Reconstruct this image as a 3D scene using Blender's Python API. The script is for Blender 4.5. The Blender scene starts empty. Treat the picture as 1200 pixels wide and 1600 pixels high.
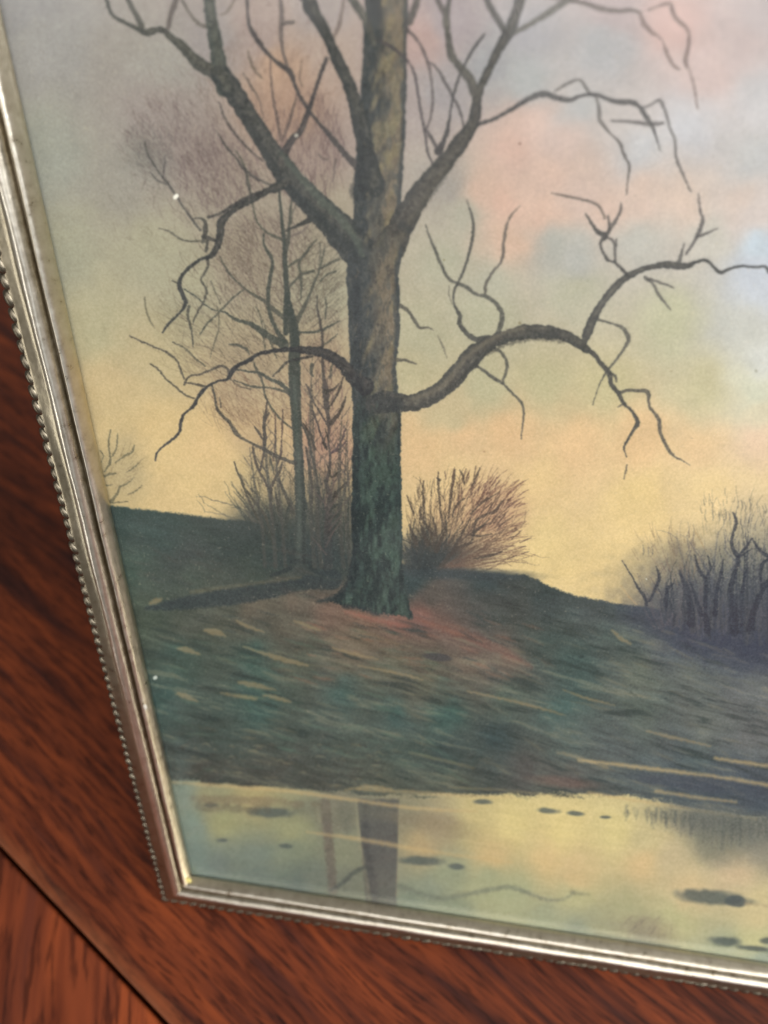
import bpy, bmesh, math, random
import numpy as np
from mathutils import Matrix, Vector

# ------------------------------------------------------------------ camera geometry
F = 1200.0                                   # focal length in pixels of the 1200 x 1600 frame
V1 = (590.0, 2685.0)                         # where the uprights of the frame meet
def nrm(a): return a / np.linalg.norm(a)
def ray(x, y): return np.array([(x - 600) / F, (y - 800) / F, 1.0])
vdir = -nrm(np.array([V1[0] - 600, V1[1] - 800, F]))
udir = nrm(np.cross(np.cross(ray(299, 1369), ray(1200, 1507)), vdir))
if udir[0] < 0: udir = -udir
ndir = np.cross(udir, vdir)
if ndir[2] > 0: ndir = -ndir
Z0 = 0.235                                   # distance to the lower left corner of the picture
O = ray(299, 1369) * Z0
LEAN = math.radians(20)                      # the frame leans back on its strut
Yc = math.sin(LEAN) * vdir - math.cos(LEAN) * ndir
Zc = math.cos(LEAN) * vdir + math.sin(LEAN) * ndir
Wm = np.array([udir, Yc, Zc])                # camera vector -> world vector
PW, PH = 0.236, 0.300                        # picture opening
RAILW, RAILB = 0.0081, 0.0045                # rail width, depth behind the glass
BEADR = 0.00085
# the lowest point of the frame (rear lower edge) stands on the table, z = 0
low = min((-(RAILW + BEADR)) * math.cos(LEAN) + h * math.sin(LEAN) for h in (-RAILB, 0.003))
ORG = Vector((0, 0, -low))                   # world place of the picture's lower left corner
def cam2world(p): return Vector(Wm @ (np.asarray(p) - O)) + ORG

C = bpy.context.scene.collection
sc = bpy.context.scene
cam = bpy.data.cameras.new('camera'); camo = bpy.data.objects.new('camera', cam); C.objects.link(camo)
R = Matrix([list(Wm[:, 0]), list(-Wm[:, 1]), list(-Wm[:, 2])]).transposed()
camo.matrix_world = Matrix.Translation(cam2world((0, 0, 0))) @ R.to_4x4()
cam.sensor_fit = 'VERTICAL'; cam.sensor_height = 24; cam.lens = 24 * F / 1600
cam.clip_start = 0.005; cam.clip_end = 50
cam.dof.use_dof = True; cam.dof.focus_distance = 0.152; cam.dof.aperture_fstop = 18.0 / 2.2
sc.camera = camo
sc.view_settings.view_transform = 'Standard'; sc.view_settings.look = 'None'
sc.view_settings.exposure = 0; sc.view_settings.gamma = 1
sc.cycles.use_denoising = True
w = bpy.data.worlds.new("World"); sc.world = w; w.use_nodes = True
w.node_tree.nodes['Background'].inputs[0].default_value = (1.0, .94, .87, 1)
w.node_tree.nodes['Background'].inputs[1].default_value = 0.20

def area(name, loc, target, size, power, col, sizey=None):
    l = bpy.data.lights.new(name, 'AREA'); l.energy = power; l.color = col
    l.shape = 'RECTANGLE'; l.size = size; l.size_y = sizey or size
    o = bpy.data.objects.new(name, l); C.objects.link(o); o.location = loc
    o.rotation_euler = (Vector(target) - Vector(loc)).to_track_quat('-Z', 'Y').to_euler()
    return o
area('window_light', (1.5, -0.55, 1.0), (.08, 0, .1), 0.8, 26, (1.0, .99, .98), 1.0)
area('front_fill', (.75, -1.25, 1.55), (.1, 0, .1), 2.2, 27, (1.0, .97, .93))  # added unseen fill from the front, gives print and ridge a broad light
# a far window whose dim image lies in the glass along the right edge of the picture
def mirrored(x, y, dist):
    o = camo.matrix_world.translation; d = Vector(Wm @ ray(x, y)); n = Vector(Wm @ ndir)
    t = (ORG - o).dot(n) / d.dot(n); p = o + d * t; d = d.normalized(); r = d - 2 * d.dot(n) * n
    return p + r * dist
def mirror_lamp(name, xa, xb, ya, yb, dist, radiance, col):
    a, b, c, d = (mirrored(x, y, dist) for x, y in (((xa + xb) / 2, ya), ((xa + xb) / 2, yb), (xa, (ya + yb) / 2), (xb, (ya + yb) / 2)))
    mid = (a + b + c + d) / 4; x = (d - c).normalized(); y = (a - b); y = (y - x * y.dot(x)).normalized(); z = x.cross(y)
    if z.dot(Vector((.1, 0, .15)) - mid) > 0: z = -z; x = -x
    w_, h_ = (d - c).length, (a - b).length
    o = area(name, mid, (.1, 0, .15), w_, radiance * math.pi * w_ * h_, col, h_)
    o.rotation_euler = Matrix((x, y, z)).transposed().to_euler(); return o
mirror_lamp('far_window', 1172, 1420, -150, 720, 2.2, .9, (.86, .94, 1.0))
mirror_lamp('top_reflection_lamp', -250, 1450, -420, 34, 2.4, 1.2, (1.0, .90, .88))  # added unseen panel, mirrored as a pale pink band along the glass top
mirror_lamp('side_highlight_lamp', -360, -90, -150, 1000, 1.5, 4.0, (1.0, .97, .90))  # added unseen lamp, shaped for the bright streak along the left rail

# ------------------------------------------------------------------ node helpers
def mat(name):
    m = bpy.data.materials.new(name); m.use_nodes = True
    nt = m.node_tree; b = nt.nodes['Principled BSDF']
    return m, nt, b
def N(nt, t, **kw):
    n = nt.nodes.new(t)
    for k, v in kw.items():
        if k in n.inputs: n.inputs[k].default_value = v
        else: setattr(n, k, v)
    return n
def ramp(nt, stops, fac):
    r = nt.nodes.new('ShaderNodeValToRGB'); e = r.color_ramp.elements
    while len(e) < len(stops): e.new(.5)
    for i, (p, c) in enumerate(stops): e[i].position = p; e[i].color = (*c, 1)
    nt.links.new(fac, r.inputs[0]); return r
def lin(c): return tuple(((x / 255 + .055) / 1.055) ** 2.4 if x > 10 else x / 255 / 12.92 for x in c)

# ------------------------------------------------------------------ metal
def make_metal():
    m, nt, b = mat('tarnished_silver_metal')
    tc = N(nt, 'ShaderNodeTexCoord')
    n1 = N(nt, 'ShaderNodeTexNoise', Scale=420.0, Detail=6.0, Roughness=.7)
    nt.links.new(tc.outputs['Object'], n1.inputs['Vector'])
    r = ramp(nt, [(.28, (.56, .50, .40)), (.42, (.80, .75, .64)), (.72, (.93, .89, .79))], n1.outputs[0])
    # groove patina plus dark reflections painted into groove and outer slope; lip, ridge brighter
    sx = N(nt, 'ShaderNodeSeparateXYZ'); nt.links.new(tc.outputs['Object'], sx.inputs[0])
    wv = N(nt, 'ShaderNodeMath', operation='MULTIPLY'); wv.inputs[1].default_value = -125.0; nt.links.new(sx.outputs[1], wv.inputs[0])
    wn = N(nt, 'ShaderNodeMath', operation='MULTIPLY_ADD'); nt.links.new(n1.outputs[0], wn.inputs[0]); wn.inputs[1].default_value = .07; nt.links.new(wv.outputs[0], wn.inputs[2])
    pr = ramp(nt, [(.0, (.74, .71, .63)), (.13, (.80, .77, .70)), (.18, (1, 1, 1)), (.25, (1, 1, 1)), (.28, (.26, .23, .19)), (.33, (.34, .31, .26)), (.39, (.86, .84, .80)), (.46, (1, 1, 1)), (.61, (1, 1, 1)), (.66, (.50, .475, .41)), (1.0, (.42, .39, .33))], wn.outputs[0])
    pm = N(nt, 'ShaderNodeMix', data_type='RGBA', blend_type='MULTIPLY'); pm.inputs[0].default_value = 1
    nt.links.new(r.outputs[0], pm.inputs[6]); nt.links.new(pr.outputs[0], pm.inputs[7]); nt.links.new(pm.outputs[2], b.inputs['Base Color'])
    b.inputs['Metallic'].default_value = 1.0
    n2 = N(nt, 'ShaderNodeTexNoise', Scale=900.0, Detail=3.0)
    nt.links.new(tc.outputs['Object'], n2.inputs['Vector'])
    rr = N(nt, 'ShaderNodeMapRange'); rr.inputs['To Min'].default_value = .22; rr.inputs['To Max'].default_value = .38
    nt.links.new(n1.outputs[0], rr.inputs['Value']); nt.links.new(rr.outputs[0], b.inputs['Roughness'])
    bp = N(nt, 'ShaderNodeBump', Strength=.35, Distance=.00012)
    nt.links.new(n2.outputs[0], bp.inputs['Height']); nt.links.new(bp.outputs[0], b.inputs['Normal'])
    return m
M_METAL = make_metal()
M_TARN = bpy.data.materials.new('tarnished_bead_metal'); M_TARN.use_nodes = True
_b = M_TARN.node_tree.nodes['Principled BSDF']; _n = N(M_TARN.node_tree, 'ShaderNodeTexNoise', Scale=700.0, Detail=4.0)
_r = ramp(M_TARN.node_tree, [(.35, (.09, .075, .055)), (.65, (.28, .25, .19))], _n.outputs[0])
M_TARN.node_tree.links.new(_r.outputs[0], _b.inputs['Base Color']); _b.inputs['Metallic'].default_value = 1; _b.inputs['Roughness'].default_value = .34

# ------------------------------------------------------------------ wood
def make_wood(name, ang, seed, scale=1.0, cath=0.5, tint=1.0, edge=False):
    m, nt, b = mat(name)
    tc = N(nt, 'ShaderNodeTexCoord'); L = nt.links.new
    mp = N(nt, 'ShaderNodeMapping'); mp.inputs['Rotation'].default_value = (0, 0, -ang)
    mp.inputs['Location'].default_value = (seed * .37, seed * .71, seed)
    L(tc.outputs['Object'], mp.inputs['Vector'])
    # wander of the grain
    mw = N(nt, 'ShaderNodeMapping'); mw.inputs['Scale'].default_value = (7 * scale, 22 * scale, 10)
    L(mp.outputs[0], mw.inputs['Vector'])
    nw = N(nt, 'ShaderNodeTexNoise', Scale=1.0, Detail=2.0); L(mw.outputs[0], nw.inputs['Vector'])
    off = N(nt, 'ShaderNodeVectorMath', operation='SCALE'); off.inputs['Scale'].default_value = .035 * cath
    sub = N(nt, 'ShaderNodeVectorMath', operation='SUBTRACT'); sub.inputs[1].default_value = (.5, .5, .5)
    L(nw.outputs['Color'], sub.inputs[0]); L(sub.outputs[0], off.inputs[0])
    ad = N(nt, 'ShaderNodeVectorMath', operation='ADD'); L(mp.outputs[0], ad.inputs[0]); L(off.outputs[0], ad.inputs[1])
    def band(sx, sy, det, rough=.55):
        k = N(nt, 'ShaderNodeMapping'); k.inputs['Scale'].default_value = (sx * scale, sy * scale, 30)
        L(ad.outputs[0], k.inputs['Vector'])
        n = N(nt, 'ShaderNodeTexNoise', Scale=1.0, Detail=det, Roughness=rough); L(k.outputs[0], n.inputs['Vector'])
        return n.outputs[0]
    big = band(15, 170, 3.0, .5); mid = band(30, 420, 3.0, .5); fine = band(95, 1000, 3.0, .6); tone = band(5, 16, 1.0)
    r1 = ramp(nt, [(.34, (.058, .015, .010)), (.46, (.125, .028, .0105)), (.64, (.19, .042, .013))], big)
    r2 = ramp(nt, [(.34, (.40, .36, .42)), (.48, (.88, .88, .9)), (.62, (1.15, 1.15, 1.05))], mid)
    r3 = ramp(nt, [(.38, (.30, .26, .27)), (.48, (1, 1, 1)), (.75, (1.15, 1.12, 1.1))], fine)
    r4 = ramp(nt, [(.3, (.62, .58, .58)), (.7, (1.3, 1.25, 1.2))], tone)
    prev = r1.outputs[0]
    for q, f in ((r2, .85), (r3, .8), (r4, .8)):
        mx = N(nt, 'ShaderNodeMix', data_type='RGBA', blend_type='MULTIPLY'); mx.inputs[0].default_value = f
        L(prev, mx.inputs[6]); L(q.outputs[0], mx.inputs[7]); prev = mx.outputs[2]
    g = N(nt, 'ShaderNodeMix', data_type='RGBA', blend_type='MULTIPLY'); g.inputs[0].default_value = 1
    g.inputs[7].default_value = (tint, tint, tint, 1); L(prev, g.inputs[6])
    if edge:                                     # varnish rubbed pale along the rounded edge of the joint
        sp = N(nt, 'ShaderNodeSeparateXYZ'); L(tc.outputs['Object'], sp.inputs[0])
        ab = N(nt, 'ShaderNodeMath', operation='ABSOLUTE'); L(sp.outputs[1], ab.inputs[0])
        en = N(nt, 'ShaderNodeTexNoise', Scale=160.0, Detail=3.0); L(tc.outputs['Object'], en.inputs['Vector'])
        ea = N(nt, 'ShaderNodeMath', operation='MULTIPLY_ADD'); L(en.outputs[0], ea.inputs[0]); ea.inputs[1].default_value = .0045; L(ab.outputs[0], ea.inputs[2])
        er = ramp(nt, [(.0, (1, 1, 1)), (.0028, (.8, .8, .8)), (.0048, (0, 0, 0))], ea.outputs[0])
        em = N(nt, 'ShaderNodeMix', data_type='RGBA', blend_type='MIX'); L(er.outputs[0], em.inputs[0]); L(g.outputs[2], em.inputs[6])
        em.inputs[7].default_value = (.30, .105, .045, 1); g = em
    L(g.outputs[2], b.inputs['Base Color'])
    b.inputs['Roughness'].default_value = .45; b.inputs['Specular IOR Level'].default_value = .25
    b.inputs['Coat Weight'].default_value = .15; b.inputs['Coat Roughness'].default_value = .28
    bp = N(nt, 'ShaderNodeBump', Strength=.25, Distance=.0003); L(fine, bp.inputs['Height']); L(bp.outputs[0], b.inputs['Normal'])
    return m

def simple(name, col, rough=.6):
    m, nt, b = mat(name)
    tc = N(nt, 'ShaderNodeTexCoord'); n = N(nt, 'ShaderNodeTexNoise', Scale=180.0, Detail=4.0)
    nt.links.new(tc.outputs['Object'], n.inputs['Vector'])
    r = ramp(nt, [(.3, tuple(x * .75 for x in col)), (.7, tuple(min(1, x * 1.2) for x in col))], n.outputs[0])
    nt.links.new(r.outputs[0], b.inputs['Base Color']); b.inputs['Roughness'].default_value = rough
    return m

# ================================================================== THE PRINT, painted stroke by stroke
PAD = 0.002                                   # the sheet runs under the lip of the frame
TD = 7600.0                                   # texels per metre
TW, TH = int((PW + 2 * PAD) * TD), int((PH + 2 * PAD) * TD)
HG = -0.0009                                  # the sheet lies this far behind the front of the glass
f32 = np.float32
ug, vg = np.meshgrid((np.arange(TW) + .5) / TD - PAD, (np.arange(TH) + .5) / TD - PAD)
den = O[2] + HG * ndir[2] + ug * udir[2] + vg * vdir[2]
PX = ((O[0] + HG * ndir[0] + ug * udir[0] + vg * vdir[0]) / den * F + 600).astype(f32)
PY = ((O[1] + HG * ndir[1] + ug * udir[1] + vg * vdir[1]) / den * F + 800).astype(f32)
del den, ug, vg
def totex(x, y):
    d = ray(x, y); P0 = O + ndir * HG
    P = d * ((P0 @ ndir) / (d @ ndir)) - P0
    return (P @ udir + PAD) * TD, (P @ vdir + PAD) * TD

rs = np.random.RandomState(11)
TAB = rs.rand(512, 512).astype(f32)
def vn(x, y, seed=0):
    x = x + seed * 37.3; y = y + seed * 91.7
    xi = np.floor(x).astype(np.int32); yi = np.floor(y).astype(np.int32)
    fx = x - xi; fy = y - yi; fx = fx * fx * (3 - 2 * fx); fy = fy * fy * (3 - 2 * fy)
    xi &= 511; yi &= 511; x1 = (xi + 1) & 511; y1 = (yi + 1) & 511
    a = TAB[yi, xi]; b = TAB[yi, x1]; c = TAB[y1, xi]; d = TAB[y1, x1]
    return ((a + (b - a) * fx) * (1 - fy) + (c + (d - c) * fx) * fy).astype(f32)
def sm(a, b, x):
    t = np.clip((x - a) / (b - a), 0, 1); return t * t * (3 - 2 * t)

NE = (vn(PX / 2.2, PY / 2.2, 1) - .5)                       # edge tooth
NB = (vn(PX / 9, PY / 9, 2) - .5)
TOOTH = vn(PX / 1.6, PY / 1.6, 3)
BARK = vn(PX / 5, PY / 6, 51) * .55 + vn(PX / 2.4, PY / 3.2, 52) * .45

# colours of the sky, ground and water washes at known places
SKY = [(-80,-100,150,146,140),(20,20,160,157,148),(60,60,168,164,152),(60,250,165,165,146),(90,400,172,169,140),(150,500,186,178,141),
 (170,600,206,185,140),(250,560,200,184,142),(250,700,222,196,144),(200,760,214,190,140),(300,760,223,197,145),(330,700,220,192,143),(250,100,171,165,149),(330,60,165,156,145),
 (430,110,192,162,132),(440,170,186,156,128),(400,60,176,158,143),(500,80,188,168,148),(500,20,176,164,152),(300,230,160,148,134),(240,180,166,156,142),(200,260,164,158,140),
 (240,400,180,174,142),(300,450,180,173,140),(420,330,170,158,134),(500,230,168,150,135),(520,330,172,160,134),(380,420,172,162,134),(500,450,172,166,136),
 (400,600,190,172,138),(500,600,186,168,134),(500,700,196,162,134),(430,700,206,182,140),(380,770,216,192,142),(520,780,196,174,132),
 (655,60,192,166,152),(700,30,176,164,158),(650,160,178,164,152),(690,150,170,162,154),(760,110,170,168,162),(820,60,172,168,164),(820,120,178,178,170),(940,80,184,182,176),
 (960,20,190,174,166),(1050,40,214,184,170),(1100,110,214,192,180),(1150,60,206,188,178),(1190,20,196,184,176),(1080,200,206,204,200),(1000,240,204,202,196),(900,180,192,190,182),(1180,250,204,202,194),(1190,150,204,200,194),
 (830,200,216,188,168),(800,240,218,186,164),(750,300,218,188,162),(790,320,224,189,163),(860,270,222,193,170),(880,215,214,190,172),(800,380,220,189,160),(850,330,224,192,166),(900,310,216,192,172),(950,325,220,194,172),(1060,320,224,202,180),(1000,310,222,199,178),
 (1150,320,224,206,188),(1190,330,218,204,190),(690,290,174,166,150),(720,330,186,180,156),(700,400,188,184,155),(770,440,188,184,158),(860,390,186,184,168),(900,400,190,188,174),(1000,380,200,196,180),
 (1100,370,210,204,186),(1190,380,204,214,216),(1180,430,208,212,214),(660,520,188,182,150),(760,500,188,184,154),(900,450,193,189,160),(1050,500,200,197,162),(1150,520,206,205,192),(1190,560,214,214,204),(640,580,190,181,146),
 (700,650,202,187,150),(750,600,190,184,150),(850,600,196,188,150),(950,600,203,193,152),(1100,600,208,200,162),(1180,610,216,216,192),(660,700,222,191,147),(720,680,222,190,148),(800,680,225,192,149),(900,700,228,196,152),(1000,690,230,198,153),
 (1100,700,234,204,160),(1180,690,238,210,180),(1180,640,224,214,184),(700,760,228,202,152),(850,760,229,201,151),(1000,790,233,207,151),(850,850,229,205,149),(1100,770,236,211,161),(1180,760,236,212,168),(950,900,231,206,151),(660,840,224,198,148),
 (1400,400,200,200,190),(1400,700,228,200,160),(1400,900,225,200,150),(1350,100,205,190,180),(600,-300,165,160,155),(1000,-300,190,178,172),(200,-300,150,148,142),(1500,-300,180,172,166)]
GRD = [(180,800,58,76,70),(250,830,60,76,70),(350,850,64,72,67),(300,870,66,70,66),(300,905,80,86,74),(200,905,74,90,78),(420,870,62,72,68),(400,905,70,76,68),(520,870,56,68,66),(450,940,122,98,82),(400,955,118,98,80),(340,965,100,94,78),
 (520,960,136,98,82),(560,975,140,98,80),(620,975,154,98,84),(660,975,150,94,82),(700,985,128,88,76),(690,940,100,84,76),(750,1000,122,88,78),(800,1030,126,96,82),(740,1030,128,104,88),(230,960,86,92,76),(300,985,92,90,76),
 (440,985,104,90,76),(550,1010,126,104,84),(460,1030,92,92,78),(280,1040,72,90,80),(250,1100,66,90,84),(400,1040,74,96,86),(400,1100,74,98,90),(540,1090,78,98,90),(600,1045,120,110,90),(660,1060,112,104,86),(800,1085,88,98,86),(700,1110,74,98,90),(620,1120,72,96,90),
 (640,905,60,72,72),(760,900,58,68,68),(780,935,76,74,70),(860,935,66,72,70),(860,1000,76,88,82),(780,970,82,82,76),(900,1040,78,96,90),(930,965,78,80,78),(960,1000,90,98,92),(1000,965,80,82,88),(1060,1000,86,88,98),(1100,1010,84,88,102),(1180,1030,92,92,104),(1000,1050,112,112,98),(1080,1060,112,112,104),
 (1180,1080,112,108,106),(1000,1110,104,110,100),(1100,1130,120,116,108),(1180,1140,118,112,110),(880,1100,82,104,98),(880,1160,92,102,96),(960,1170,96,100,98),(1080,1185,88,98,98),(350,1150,76,86,78),(280,1170,78,88,82),(500,1150,84,92,84),(600,1170,78,90,82),(700,1170,66,80,78),(780,1150,66,82,82),(820,1200,92,86,82),
 (320,1205,76,76,68),(400,1200,82,80,72),(480,1215,78,78,70),(600,1225,98,96,82),(700,1215,98,98,84),(860,1222,106,104,94),(880,1205,104,96,90),(1000,1222,92,98,98),(1060,1222,76,86,94),(1180,1235,76,82,92),(1100,1225,74,82,92),(1400,1000,84,88,98),(1400,1200,84,88,98)]
WAT = [(285,1245,132,144,130),(320,1250,150,148,116),(400,1242,170,160,118),(350,1280,156,158,120),(300,1290,130,144,130),(300,1340,118,134,126),(330,1360,116,130,124),(400,1340,120,134,122),(400,1375,108,122,114),(450,1295,152,154,120),
 (450,1330,130,140,120),(530,1270,126,126,110),(540,1330,136,140,118),(540,1390,118,124,110),(500,1370,112,122,110),(460,1385,100,114,108),(640,1280,140,138,116),(680,1300,166,154,122),(660,1320,178,160,122),(700,1360,150,158,130),(740,1275,196,182,132),(800,1290,216,200,142),(880,1300,222,205,146),(860,1340,214,190,140),(770,1330,204,182,134),
 (960,1300,216,202,146),(900,1360,210,188,142),(1000,1350,214,190,144),(1000,1310,200,188,144),(1050,1340,196,182,146),(1150,1360,204,184,150),(1110,1300,140,142,124),(1170,1300,136,140,126),(1190,1270,128,134,122),(1080,1390,212,192,150),(1180,1420,210,196,152),(1180,1470,202,198,150),(1050,1440,192,190,146),
 (980,1440,176,176,138),(900,1400,186,184,142),(800,1400,170,174,138),(760,1375,166,170,136),(660,1400,142,152,132),(700,1430,142,152,130),(640,1410,128,140,124),(850,1440,160,166,136),(940,1450,166,166,134),(1120,1485,166,172,144),(1190,1495,140,154,138),(1000,1475,148,152,130),(900,1465,140,150,130),(1400,1350,200,185,150),(1400,1550,150,160,140),(300,1400,112,126,120)]
def wash(pts, power=3.2, step=6, warp=0.0):
    sx = np.arange(0, TW + step, step); sy = np.arange(0, TH + step, step)
    gx = PX[np.minimum(sy, TH - 1)][:, np.minimum(sx, TW - 1)]; gy = PY[np.minimum(sy, TH - 1)][:, np.minimum(sx, TW - 1)]
    if warp:
        gx, gy = gx + warp * (vn(gx / 46, gy / 46, 5) - .5 + .5 * (vn(gx / 17, gy / 17, 6) - .5)), gy + warp * (vn(gx / 46, gy / 46, 7) - .5 + .5 * (vn(gx / 17, gy / 17, 8) - .5))
    num = np.zeros(gx.shape + (3,), f32); den = np.zeros(gx.shape, f32)
    for x, y, r, g, b in pts:
        wt = 1 / ((gx - x) ** 2 + (gy - y) ** 2 + 90.0) ** (power / 2)
        num += wt[..., None] * np.array([r, g, b], f32); den += wt
    low = num / den[..., None]
    ix = np.arange(TW) / step; iy = np.arange(TH) / step
    x0 = ix.astype(int); fx = (ix - x0).astype(f32)[None, :, None]; y0 = iy.astype(int); fy = (iy - y0).astype(f32)[:, None, None]
    top = low[y0][:, x0] * (1 - fx) + low[y0][:, x0 + 1] * fx
    bot = low[y0 + 1][:, x0] * (1 - fx) + low[y0 + 1][:, x0 + 1] * fx
    return top * (1 - fy) + bot * fy

IMG = wash(SKY, 3.3, 6, 22); IMG = IMG + (1 - sm(380, 720, PY))[..., None] * np.array((-5, -3, 6), f32)
def over(mask, col, buf=None):
    b = IMG if buf is None else buf
    b *= (1 - mask)[..., None]; b += mask[..., None] * (np.asarray(col, f32) if not isinstance(col, np.ndarray) or col.ndim == 1 else col)
# faint clouding of the sky
IMG *= (1 + .035 * (vn(PX / 22, PY / 22, 9) - .5) + .03 * (vn(PX / 70, PY / 40, 10) - .5))[..., None]

COV = np.zeros((TH, TW), f32)
PR = random.Random(5)
def smooth(pts, step=3.5, jit=.5):
    P = [np.array(p, float) for p in pts]
    if len(P) == 2: P.insert(1, (P[0] + P[1]) / 2)
    out = []
    for i in range(len(P) - 1):
        p0 = P[max(i - 1, 0)]; p1 = P[i]; p2 = P[i + 1]; p3 = P[min(i + 2, len(P) - 1)]
        L = np.hypot(*(p2 - p1)[:2]); n = max(1, int(L / step))
        for k in range(n):
            t = k / n
            q = .5 * ((2 * p1) + (-p0 + p2) * t + (2 * p0 - 5 * p1 + 4 * p2 - p3) * t * t + (-p0 + 3 * p1 - 3 * p2 + p3) * t ** 3)
            q = q + np.array([PR.uniform(-jit, jit), PR.uniform(-jit, jit), 0])
            q[2] *= PR.uniform(.86, 1.14); out.append(q)
    out.append(P[-1]); return out
def stroke(pts, col=(66, 66, 66), alpha=.9, soft=.9, tooth=.8, jit=.5, tipw=None, grain=.12, tex=0):
    if len(pts[0]) == 2: pts = [(x, y, 2) for x, y in pts]
    S = smooth(pts, jit=jit); B = None
    for a, b in zip(S[:-1], S[1:]):
        r = max(a[2], b[2]) / 2 + soft + tooth + 1
        cs = [totex(px, py) for px in (min(a[0], b[0]) - r, max(a[0], b[0]) + r) for py in (min(a[1], b[1]) - r, max(a[1], b[1]) + r)]
        x0 = max(0, int(min(c[0] for c in cs)) - 1); x1 = min(TW, int(max(c[0] for c in cs)) + 2)
        y0 = max(0, int(min(c[1] for c in cs)) - 1); y1 = min(TH, int(max(c[1] for c in cs)) + 2)
        if x1 <= x0 or y1 <= y0: continue
        X = PX[y0:y1, x0:x1] - f32(a[0]); Y = PY[y0:y1, x0:x1] - f32(a[1])
        dx, dy = b[0] - a[0], b[1] - a[1]; L2 = dx * dx + dy * dy + 1e-6
        t = np.clip((X * dx + Y * dy) / L2, 0, 1)
        d = np.hypot(X - t * dx, Y - t * dy) - (a[2] + (b[2] - a[2]) * t) / 2 + NE[y0:y1, x0:x1] * (2 * tooth) * .6
        c = np.clip(.5 - d / (2 * soft), 0, 1)
        np.maximum(COV[y0:y1, x0:x1], c, out=COV[y0:y1, x0:x1])
        B = (x0, y0, x1, y1) if B is None else (min(B[0], x0), min(B[1], y0), max(B[2], x1), max(B[3], y1))
    if B is None: return
    x0, y0, x1, y1 = B; s = (slice(y0, y1), slice(x0, x1))
    m = COV[s] * alpha * (1 - grain * 2 * TOOTH[s])
    cl = np.array(col, f32)
    if tex:
        e = (BARK[s] - .5) * tex; cl = cl + np.stack([e, e * .95, e * .8], -1)
    IMG[s] = IMG[s] * (1 - m[..., None]) + m[..., None] * cl
    COV[s] = 0
def blob(x, y, rx, ry, col, alpha=.6, ang=0, soft=1.0, noise=.16):
    r = max(rx, ry) * (1.6 + soft)
    cs = [totex(x + a, y + b) for a in (-r, r) for b in (-r, r)]
    x0 = max(0, int(min(c[0] for c in cs))); x1 = min(TW, int(max(c[0] for c in cs)) + 1)
    y0 = max(0, int(min(c[1] for c in cs))); y1 = min(TH, int(max(c[1] for c in cs)) + 1)
    if x1 <= x0 or y1 <= y0: return
    s = (slice(y0, y1), slice(x0, x1)); X = PX[s] - x; Y = PY[s] - y; ca, sa = math.cos(ang), math.sin(ang)
    d = np.hypot((X * ca + Y * sa) / rx, (-X * sa + Y * ca) / ry) + NB[s] * noise
    m = (1 - sm(max(0, 1 - soft * .6), 1 + soft * .6, d)) * alpha
    IMG[s] = IMG[s] * (1 - m[..., None]) + m[..., None] * np.array(col, f32)
def hatch(x, y, rx, ry, ang, n, col, alpha=.35, ln=22, wd=1.6, spread=.25):
    for _ in range(n):
        a = PR.uniform(0, 6.283); q = math.sqrt(PR.random())
        cx, cy = x + rx * q * math.cos(a), y + ry * q * math.sin(a); t = ang + PR.gauss(0, spread); l = ln * PR.uniform(.5, 1.3) / 2
        b = PR.uniform(-2, 2)
        stroke([(cx - l * math.cos(t), cy - l * math.sin(t), .6), (cx + b, cy, wd), (cx + l * math.cos(t), cy + l * math.sin(t), .5)], col, alpha * PR.uniform(.5, 1.2), .8, .5, .3)

def spray(x, y, rx, ry, cx, cy, n, col, alpha, ln=16, wd=1.9):
    for _ in range(n):
        a = PR.uniform(0, 6.283); q = math.sqrt(PR.random()); px = x + rx * q * math.cos(a); py = y + ry * q * math.sin(a)
        t = math.atan2(py - cy, px - cx) + PR.gauss(0, .14); l = ln * PR.uniform(.5, 1.4)
        stroke([(px, py, wd), (px + l * .5 * math.cos(t), py + l * .5 * math.sin(t), wd * .9), (px + l * math.cos(t + .1), py + l * math.sin(t + .1), .6)], col, alpha * PR.uniform(.5, 1.1), .7, .6, .3)
# ---- haze of fine twigs behind the trees
MAU = (140, 124, 118)
blob(285, 200, 75, 48, (158, 144, 134), .26, .5); blob(235, 235, 40, 24, (140, 134, 126), .28, .7); blob(335, 255, 55, 55, (150, 136, 124), .34)
blob(480, 240, 50, 70, (146, 128, 116), .42); blob(400, 190, 28, 50, (160, 136, 120), .25); blob(470, 170, 60, 60, (160, 132, 116), .25)
blob(395, 400, 62, 70, (150, 136, 118), .36, .6); blob(500, 380, 42, 70, (156, 146, 122), .25); blob(420, 520, 110, 60, (156, 146, 122), .3)
blob(370, 570, 70, 45, (160, 142, 118), .3); blob(390, 660, 60, 34, (176, 150, 122), .35, .8); blob(500, 640, 44, 120, (166, 136, 116), .32)
blob(270, 520, 46, 34, (168, 160, 130), .35, .6); blob(190, 735, 40, 52, (160, 150, 120), .45)
blob(420, 770, 46, 60, (140, 130, 106), .36); blob(445, 830, 60, 40, (66, 72, 68), .8, .3, 1.4)
blob(510, 830, 60, 66, (80, 84, 76), .62, 0, 1.4); blob(520, 720, 34, 60, (160, 130, 112), .3)
hatch(300, 210, 90, 60, 1.15, 90, (128, 112, 110), .22, 26); hatch(260, 240, 70, 34, .9, 60, (120, 114, 110), .25, 22)
hatch(350, 250, 60, 60, 1.3, 80, (124, 106, 104), .26, 28); hatch(480, 250, 60, 70, 1.4, 130, (120, 102, 100), .26, 34)
hatch(500, 280, 40, 50, 1.45, 60, (196, 176, 158), .3, 20); hatch(470, 130, 70, 60, -1.1, 40, (150, 120, 106), .22, 34)
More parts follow.
